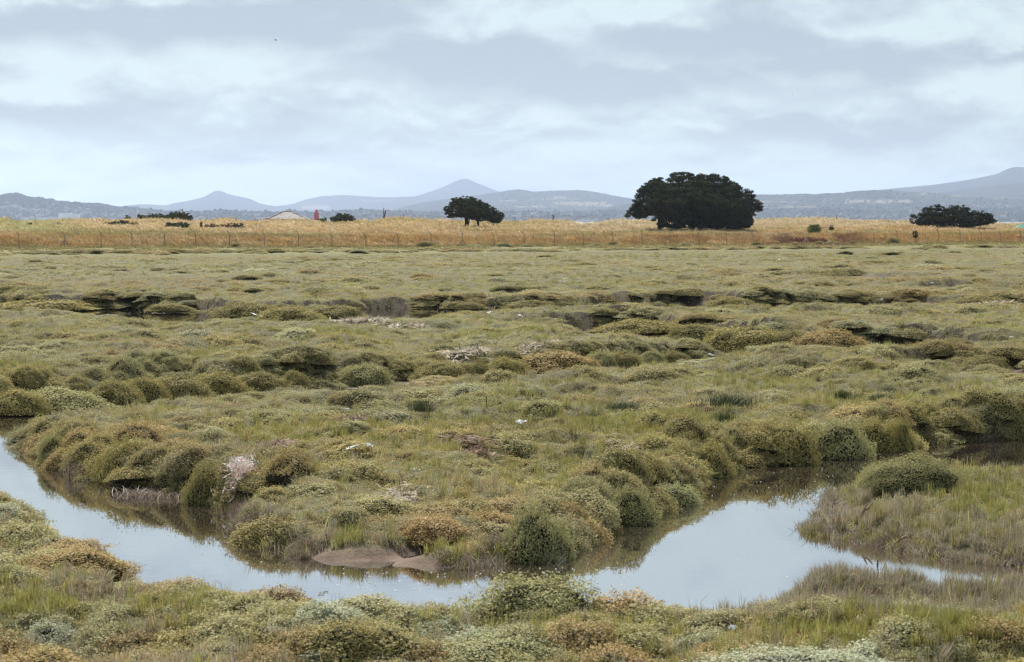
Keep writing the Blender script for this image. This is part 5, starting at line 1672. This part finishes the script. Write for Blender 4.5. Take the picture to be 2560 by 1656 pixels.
low = [(295, 575), (320, 460), (350, 425), (380, 490), (490, 365), (560, 290), (700, 268), (800, 275), (950, 300), (1100, 290), (1220, 290), (1350, 335), (1540, 355), (1690, 405), (1780, 455), (1825, 575), (1700, 630), (1560, 660), (1400, 690), (1200, 700), (1000, 695), (800, 695), (600, 680), (400, 655)]
tree('pine_tree', 'low flat topped pine on the dunes near the right edge', low, (2240, 480), 7.44, 430, 2380, [(2335, .26, .6, 9), (2382, .26, .5, 9), (2400, .2, .5, 6), (2432, .24, .6, 9)], (.062, .072, .038),
     group='dark pines on the dunes', seed=13, nclump=950, cw=1.25, per=55, leaf=.26, depth=.8)
def dome(px0, px1, yt, yb):
    c, hw_ = (px0 + px1) / 2, (px1 - px0) / 2
    return [(c + hw_ * math.cos(math.pi - math.pi * k / 12) * (1 if k % 2 else .95), yb - (yb - yt) * math.sin(math.pi * k / 12) ** .7) for k in range(13)] + [(px1, yb + 4), (px0, yb + 4)]
gs = 'dark shrubs on the dunes'
for i, (p0, p1, yt, yb, D, colr, lb) in enumerate([
    (411, 482, 531, 551, 470, (.05, .06, .028), 'largest rounded dark shrub on the left dunes, beside the thin pole'), (366, 414, 535, 546, 472, (.05, .06, .028), 'low dark shrub left of the largest one'), (343, 369, 536, 546, 474, (.05, .06, .028), 'small shrub under the taller spire'),
    (312, 330, 539, 548, 474, (.05, .06, .03), 'tiny shrub farthest left on the dune crest'), (257, 347, 553, 567, 400, (.055, .062, .036), 'spiky dark shrub on the bank left of the sandy track'), (412, 474, 556, 567, 385, (.055, .065, .036), 'low dark green shrub on the bank right of the sandy track'),
    (560, 612, 560, 569, 385, (.09, .07, .05), 'brown scrub patch on the bank right of the sapling'), (508, 560, 561, 569, 388, (.12, .085, .055), 'paler brown scrub beside the sapling'), (827, 888, 535, 553, 470, (.045, .052, .024), 'round dark bush right of the red lighthouse'), (793, 818, 545, 554, 470, (.06, .08, .03), 'small green bush at the foot of the red lighthouse'),
    (2018, 2052, 562, 583, 372, (.11, .12, .045), 'loose green bush on the bank behind the pale post'), (2070, 2084, 566, 573, 380, (.06, .065, .035), 'tiny dark bush right of the loose green one'), (66, 82, 555, 564, 400, (.06, .06, .035), 'tiny dark shrub on the bank near the left edge'), (130, 160, 556, 563, 400, (.08, .07, .045), 'thin dark scrub on the bank at left')]):
    tree('dune_shrub', lb, dome(p0, p1, yt, yb), (0, 0), 1.0, D, (p0 + p1) / 2, [], tuple(2.2 * c_ for c_ in colr), group=gs, cat='shrub', limbs=False, seed=30 + i, nclump=max(20, int((p1 - p0) * (yb - yt) / 5)), cw=.75, per=44, leaf=.22, depth=.8, flat=.7, tier=False)
# foot-of-fence cushions
gf_ = 'round cushions of vegetation at the foot of the fence'
for (a_, b_, c_, d_, k_, l_) in [(1065, 622, 60, 15, 'dark', 'dark cushion at the fence foot left of the braced post near the small pine'), (1185, 624, 50, 9, 'pale', 'pale cushion at the fence foot right of the braced post near the small pine'), (1260, 622, 45, 11, 'sage', 'cushion at the fence foot below the right side of the small pine'),
        (1318, 624, 36, 8, 'sage', 'small cushion midway between the small pine and the huge pine'), (1492, 622, 46, 9, 'pale', 'flat pale cushion left of the dark one below the huge pine'), (1532, 622, 32, 12, 'dark', 'pointed dark cushion below the left edge of the huge pine'), (1714, 618, 46, 9, 'sage', 'cushion at the fence foot below the huge pine'), (1890, 620, 30, 10, 'dark', 'dark cushion below the right edge of the huge pine'),
        (1985, 619, 26, 8, 'sage', 'cushion left of the pale braced post'), (2048, 620, 30, 11, 'sage', 'cushion right of the pale braced post'), (2078, 620, 36, 11, 'pale', 'long pale cushion second right of the pale braced post'), (2131, 618, 20, 11, 'dark', 'dark green ball cushion right of the pale braced post'), (2158, 619, 24, 7, 'sage', 'flat cushion left of the dark shrub by the fence'), (2232, 618, 40, 19, 'dark', 'dark upright shrub at the fence foot right of the red brown weeds'),
        (780, 622, 80, 9, 'rust', 'long brown cushion at the fence foot in the left half'), (590, 614, 30, 12, 'dark', 'dark purple brown shrub behind a fence post left of centre')]:
    u_ = (a_ - 1280) / F; yy_ = (FY0 - 2.5) / (1 - FSL * u_)
    zz_ = hz(u_ * yy_, yy_)
    o = bush(a_, b_, c_, d_, k_, l_, gf_, zb=0, far=True, name='cushion_shrub')
    W, H = c_ * yy_ / F, d_ * yy_ / F
    o.location = (u_ * yy_, yy_, zz_ - .08); o.scale = (W * 1.05, W * .7, H / .5 * 1.1)
# saplings
def sapling(px, yt, yb, wpx, D, colr, label):
    tree('sapling', label, [(px, yt), (px + wpx * .35, yt + 3), (px + wpx * .5, (yt + yb) * .5), (px + wpx * .35, yb - 5), (px - wpx * .35, yb - 5), (px - wpx * .5, (yt + yb) * .5), (px - wpx * .35, yt + 3)], (0, 0), 1.0, D, px + 2, [(px + 2, .045, .5, 3)], colr, cat='sapling', group='lone saplings along the bank', seed=int(px), nclump=22, cw=.45, per=36, leaf=.14, depth=1.0, flat=.9)
sapling(2287, 576, 601, 14, 352, (.045, .055, .03), 'single dark sapling standing before the fence near the low flat pine')
sapling(504, 553, 573, 8, 380, (.12, .14, .05), 'thin green sapling on the bank left of centre')

# ------------------------------------------------------------------ pavilion, poles, tent
D = 540.0; s = D / F
root = empty('pavilion', ((724 - 1280) * s, D, hz((724 - 1280) * s, D)))
tag(root, 'pavilion with a pale patched hipped roof half hidden behind the dunes', 'building')
zb = root.location.z
ez, rz_ = HC + (HY - 548.5) * s - zb, HC + (HY - 529) * s - zb
hwid, dpt = 50 * s, 3.4
M_roof, q, o = mat_new('patched_roof')
t_ = q.n('ShaderNodeTexCoord'); nz = q.n('ShaderNodeTexNoise'); nz.inputs['Scale'].default_value = 2.2; nz.inputs['Detail'].default_value = 6
q.l(t_.outputs['Object'], nz.inputs[0])
rp = q.n('ShaderNodeValToRGB'); rp.color_ramp.elements[0].position = .42; rp.color_ramp.elements[0].color = (.25, .20, .18, 1); rp.color_ramp.elements[1].position = .52; rp.color_ramp.elements[1].color = (.35, .345, .345, 1)
q.l(nz.outputs[0], rp.inputs[0]); p = q.n('ShaderNodeBsdfPrincipled'); q.l(rp.outputs[0], p.inputs['Base Color']); p.inputs['Roughness'].default_value = .8; q.l(p.outputs[0], o.inputs[0])
M_rust = mat_plain('rusty_capping', (.30, .10, .06), .9, .3, 4)
b = MB(); b.box(-hwid + .4, hwid - .4, -dpt + .4, dpt - .4, -.5, ez - .02); b.build('wall', M_wood, root)
b = MB()
r0 = -12 * s
b.add([(-hwid, -dpt, ez), (hwid, -dpt, ez), (hwid, dpt, ez), (-hwid, dpt, ez), (-13 * s, 0, rz_), (3 * s, 0, rz_)], [(0, 1, 5, 4), (1, 2, 5), (2, 3, 4, 5), (3, 0, 4), (3, 2, 1, 0)])
b.box(-hwid - .02, hwid + .02, -dpt - .02, dpt + .02, ez - .12, ez - .005)
orf = b.build('roof', M_roof, root)
b = MB(); b.tube([(-hwid, -dpt, ez + .03), (-13 * s, 0, rz_ + .03), (3 * s, 0, rz_ + .03)], .07, 5); b.tube([(hwid, -dpt, ez + .03), (3 * s, 0, rz_ + .03)], .06, 5); b.build('ridge_capping', M_rust, orf)
b = MB(); b.box(-hwid - .9, -hwid - .05, -1.2, 1.2, ez + .12, ez + .24); b.tube([(-hwid - .8, -1.1, ez + .12), (-hwid - .8, -1.1, -.5)], .05, 5); b.build('porch_roof', M_rust, root)
MB().box(-1.2, 1.0, -dpt + .30, -dpt + .38, ez - .9, ez - .25).build('window', M_slate, root)

def pole(px, ytop, ybase, D, r0, mat, label, lean=0., cross=None, name='utility_pole', cat='pole', group=None):
    x = (px - 1280) / F * D
    zb = min(hz(x, D), HC + (HY - ybase) / F * D)
    H = HC + (HY - ytop) / F * D - zb
    b = MB(); b.tube([(0, 0, -.3), (lean * H * .5, 0, H * .5), (lean * H, 0, H)], [r0, r0 * .9, r0 * .75], 7)
    if cross:
        for zf_ in cross:
            b.box(-.35, .35, -.05, .05, H * zf_, H * zf_ + .09)
    o = b.build(name, mat, loc=(x, D, zb), smooth=False)
    return tag(o, label, cat, group), Vector((x + lean * H, D, zb + H))
gpole = 'poles on the dune crest'
_, ta = pole(959, 520, 552, 478, .09, M_wood, 'upright thin pole of the crossed pair on the dune crest', lean=.02, group=gpole)
_, tb = pole(958.5, 527, 552, 478.6, .14, M_wood, 'thicker leaning pole of the crossed pair on the dune crest', lean=.22, group=gpole)
_, tp1 = pole(1383, 537, 564, 470, .13, M_wood, 'short pole with a cross arm on the dunes left of the huge pine', cross=(.86, .74), group=gpole)
pole(1009, 536, 550, 478, .07, M_wood, 'thin short pole right of the crossed pair', group=gpole)
pole(458, 523, 550, 466, .10, M_wood, 'pole standing in front of the largest left shrub', cross=(.35,), group=gpole)
pole(2091, 537, 549, 476, .09, M_wood, 'small dark post on the dune crest right of the huge pine', group=gpole)
pole(1288, 546, 556, 476, .06, M_wood, 'tiny post on the crest right of the small pine', group=gpole)
pole(89, 541, 552, 474, .05, M_wood, 'thin dark post on the crest in front of the long low white shed', group=gpole)
pole(270, 544, 552, 440, .06, M_concrete_pale, 'small white post on the left dunes', name='marker_post', group=gpole)
xx = (1131 - 1280) / F * 396; zz = hz(xx, 396)
root = empty('marker_post', (xx, 396, zz))
tag(root, 'red and white banded marker post left of the small pine', 'marker post')
Ht = HC + (HY - 548) / F * 396 - zz
for k in range(6):
    MB().tube([(0, 0, Ht * k / 6 - (.3 if k == 0 else 0)), (0, 0, Ht * (k + 1) / 6 - .002)], .055, 8).build('band', M_white if k % 2 else M_red, root)
b = MB()
def sag(a_, c_, d_):
    return [a_.lerp(c_, k / 16) + Vector((0, 0, -d_ * 4 * (k / 16) * (1 - k / 16))) for k in range(17)]
b.tube(sag(Vector(tb), Vector(tp1), 1.0), .022, 4); b.tube(sag(Vector(tb), at(850, 540, 490), .4), .022, 4); b.tube(sag(Vector(tp1), at(1600, 546, 480), .3), .022, 4)
b.tube(sag(Vector(ta) - Vector((0, 0, .9)), Vector(tp1) - Vector((0, 0, .3)), .8), .02, 4)
tag(b.build('overhead_cable', M_wire), 'thin overhead cables sagging between the poles on the dunes', 'cable')
D = 440.; s = D / F
x = (2572 - 1280) * s
root = empty('tent', (x, D, hz(x, D)))
tag(root, 'green roofed tent cut by the right edge', 'tent')
M_green = mat_plain('green_canvas', (.04, .24, .18), .6, .1, 1)
M_green2 = mat_plain('dark_green_canvas', (.015, .12, .07), .7, .1, 1)
ez, tz = HC + (HY - 571) * s - root.location.z, HC + (HY - 561) * s - root.location.z
ez, tz = max(ez, .3), max(tz, 1.0)
hwid = 36 * s
b = MB(); b.add([(-hwid, -1.6, ez), (hwid, -1.6, ez), (hwid, 1.6, ez), (-hwid, 1.6, ez), (-hwid * .62, 0, tz), (hwid, 0, tz)], [(0, 1, 5, 4), (2, 3, 4, 5), (3, 0, 4), (1, 2, 5), (3, 2, 1, 0)]); b.build('roof', M_green, root)
b = MB(); b.box(-hwid + .15, hwid - .15, -1.45, 1.45, -.3, ez - .02); b.build('wall', M_green2, root)

# ------------------------------------------------------------------ birds
M_bird = mat_plain('black_feathers', (.012, .014, .02), .7, .1, 5)
def bird(px, py, span_px, D, label, tilt):
    s_ = span_px * D / F / 2
    b = bmesh.new()
    sections = [(-.62, .02, .05), (-.45, .10, .03), (-.2, .085, .08), (.1, .12, .12), (.35, .10, .10), (.5, .07, .075), (.62, .06, .06), (.74, .008, .008)]
    rings = []
    for yy, rx, rz2 in sections:
        rings.append([b.verts.new((rx * s_ * math.cos(k * math.pi / 4), yy * s_, rz2 * s_ * math.sin(k * math.pi / 4))) for k in range(8)])
    for r1, r2 in zip(rings[:-1], rings[1:]):
        for k in range(8):
            b.faces.new((r1[k], r1[(k + 1) % 8], r2[(k + 1) % 8], r2[k]))
    b.faces.new(rings[0][::-1]); b.faces.new(rings[-1])
    for sg in (-1, 1):
        a0 = [(.08, .22, .03), (.42, .34, .14), (.80, .16, -.20), (1.0, -.10, -.55), (.78, -.16, -.28), (.42, -.14, .04), (.08, -.16, .02)]
        up = [b.verts.new((sg * x_ * s_, y_ * s_, (z_ + .015) * s_)) for x_, y_, z_ in a0]
        dn = [b.verts.new((sg * x_ * s_, y_ * s_, (z_ - .015) * s_)) for x_, y_, z_ in a0]
        n_ = len(a0)
        for tri in ((0, 1, 5, 6), (1, 2, 4, 5), (2, 3, 4)):
            b.faces.new([up[i] for i in tri]); b.faces.new([dn[i] for i in tri][::-1])
        for i in range(n_):
            b.faces.new((up[i], up[(i + 1) % n_], dn[(i + 1) % n_], dn[i]))
    bmesh.ops.recalc_face_normals(b, faces=b.faces)
    me = bpy.data.meshes.new('bird'); b.to_mesh(me); b.free(); me.materials.append(M_bird)
    o = link(bpy.data.objects.new('bird', me))
    o.location = at(px, py, D)
    o.rotation_euler = tilt
    tag(o, label, 'bird', 'birds flying under the clouds')
bird(688, 100, 11, 420, 'black bird with lowered wings high in the left sky', (R(25), R(12), R(-50)))
bird(1982, 236, 6, 800, 'tiny grey bird in the right sky above the huge pine', (R(30), R(35), R(35)))

# ------------------------------------------------------------------ haze
M_haze, q, o = mat_new('haze_air')
pv = q.n('ShaderNodeVolumePrincipled')
pv.inputs['Color'].default_value = (0.61, 0.74, 1.0, 1)
pv.inputs['Density'].default_value = 5.2e-5
pv.inputs['Anisotropy'].default_value = 0.5
q.l(pv.outputs[0], o.inputs['Volume'])
hb = MB().box(-26000, 26000, -200, 34000, -4.0, 500).build('haze', M_haze)
tag(hb, kind='stuff')
hb.display_type = 'WIRE'
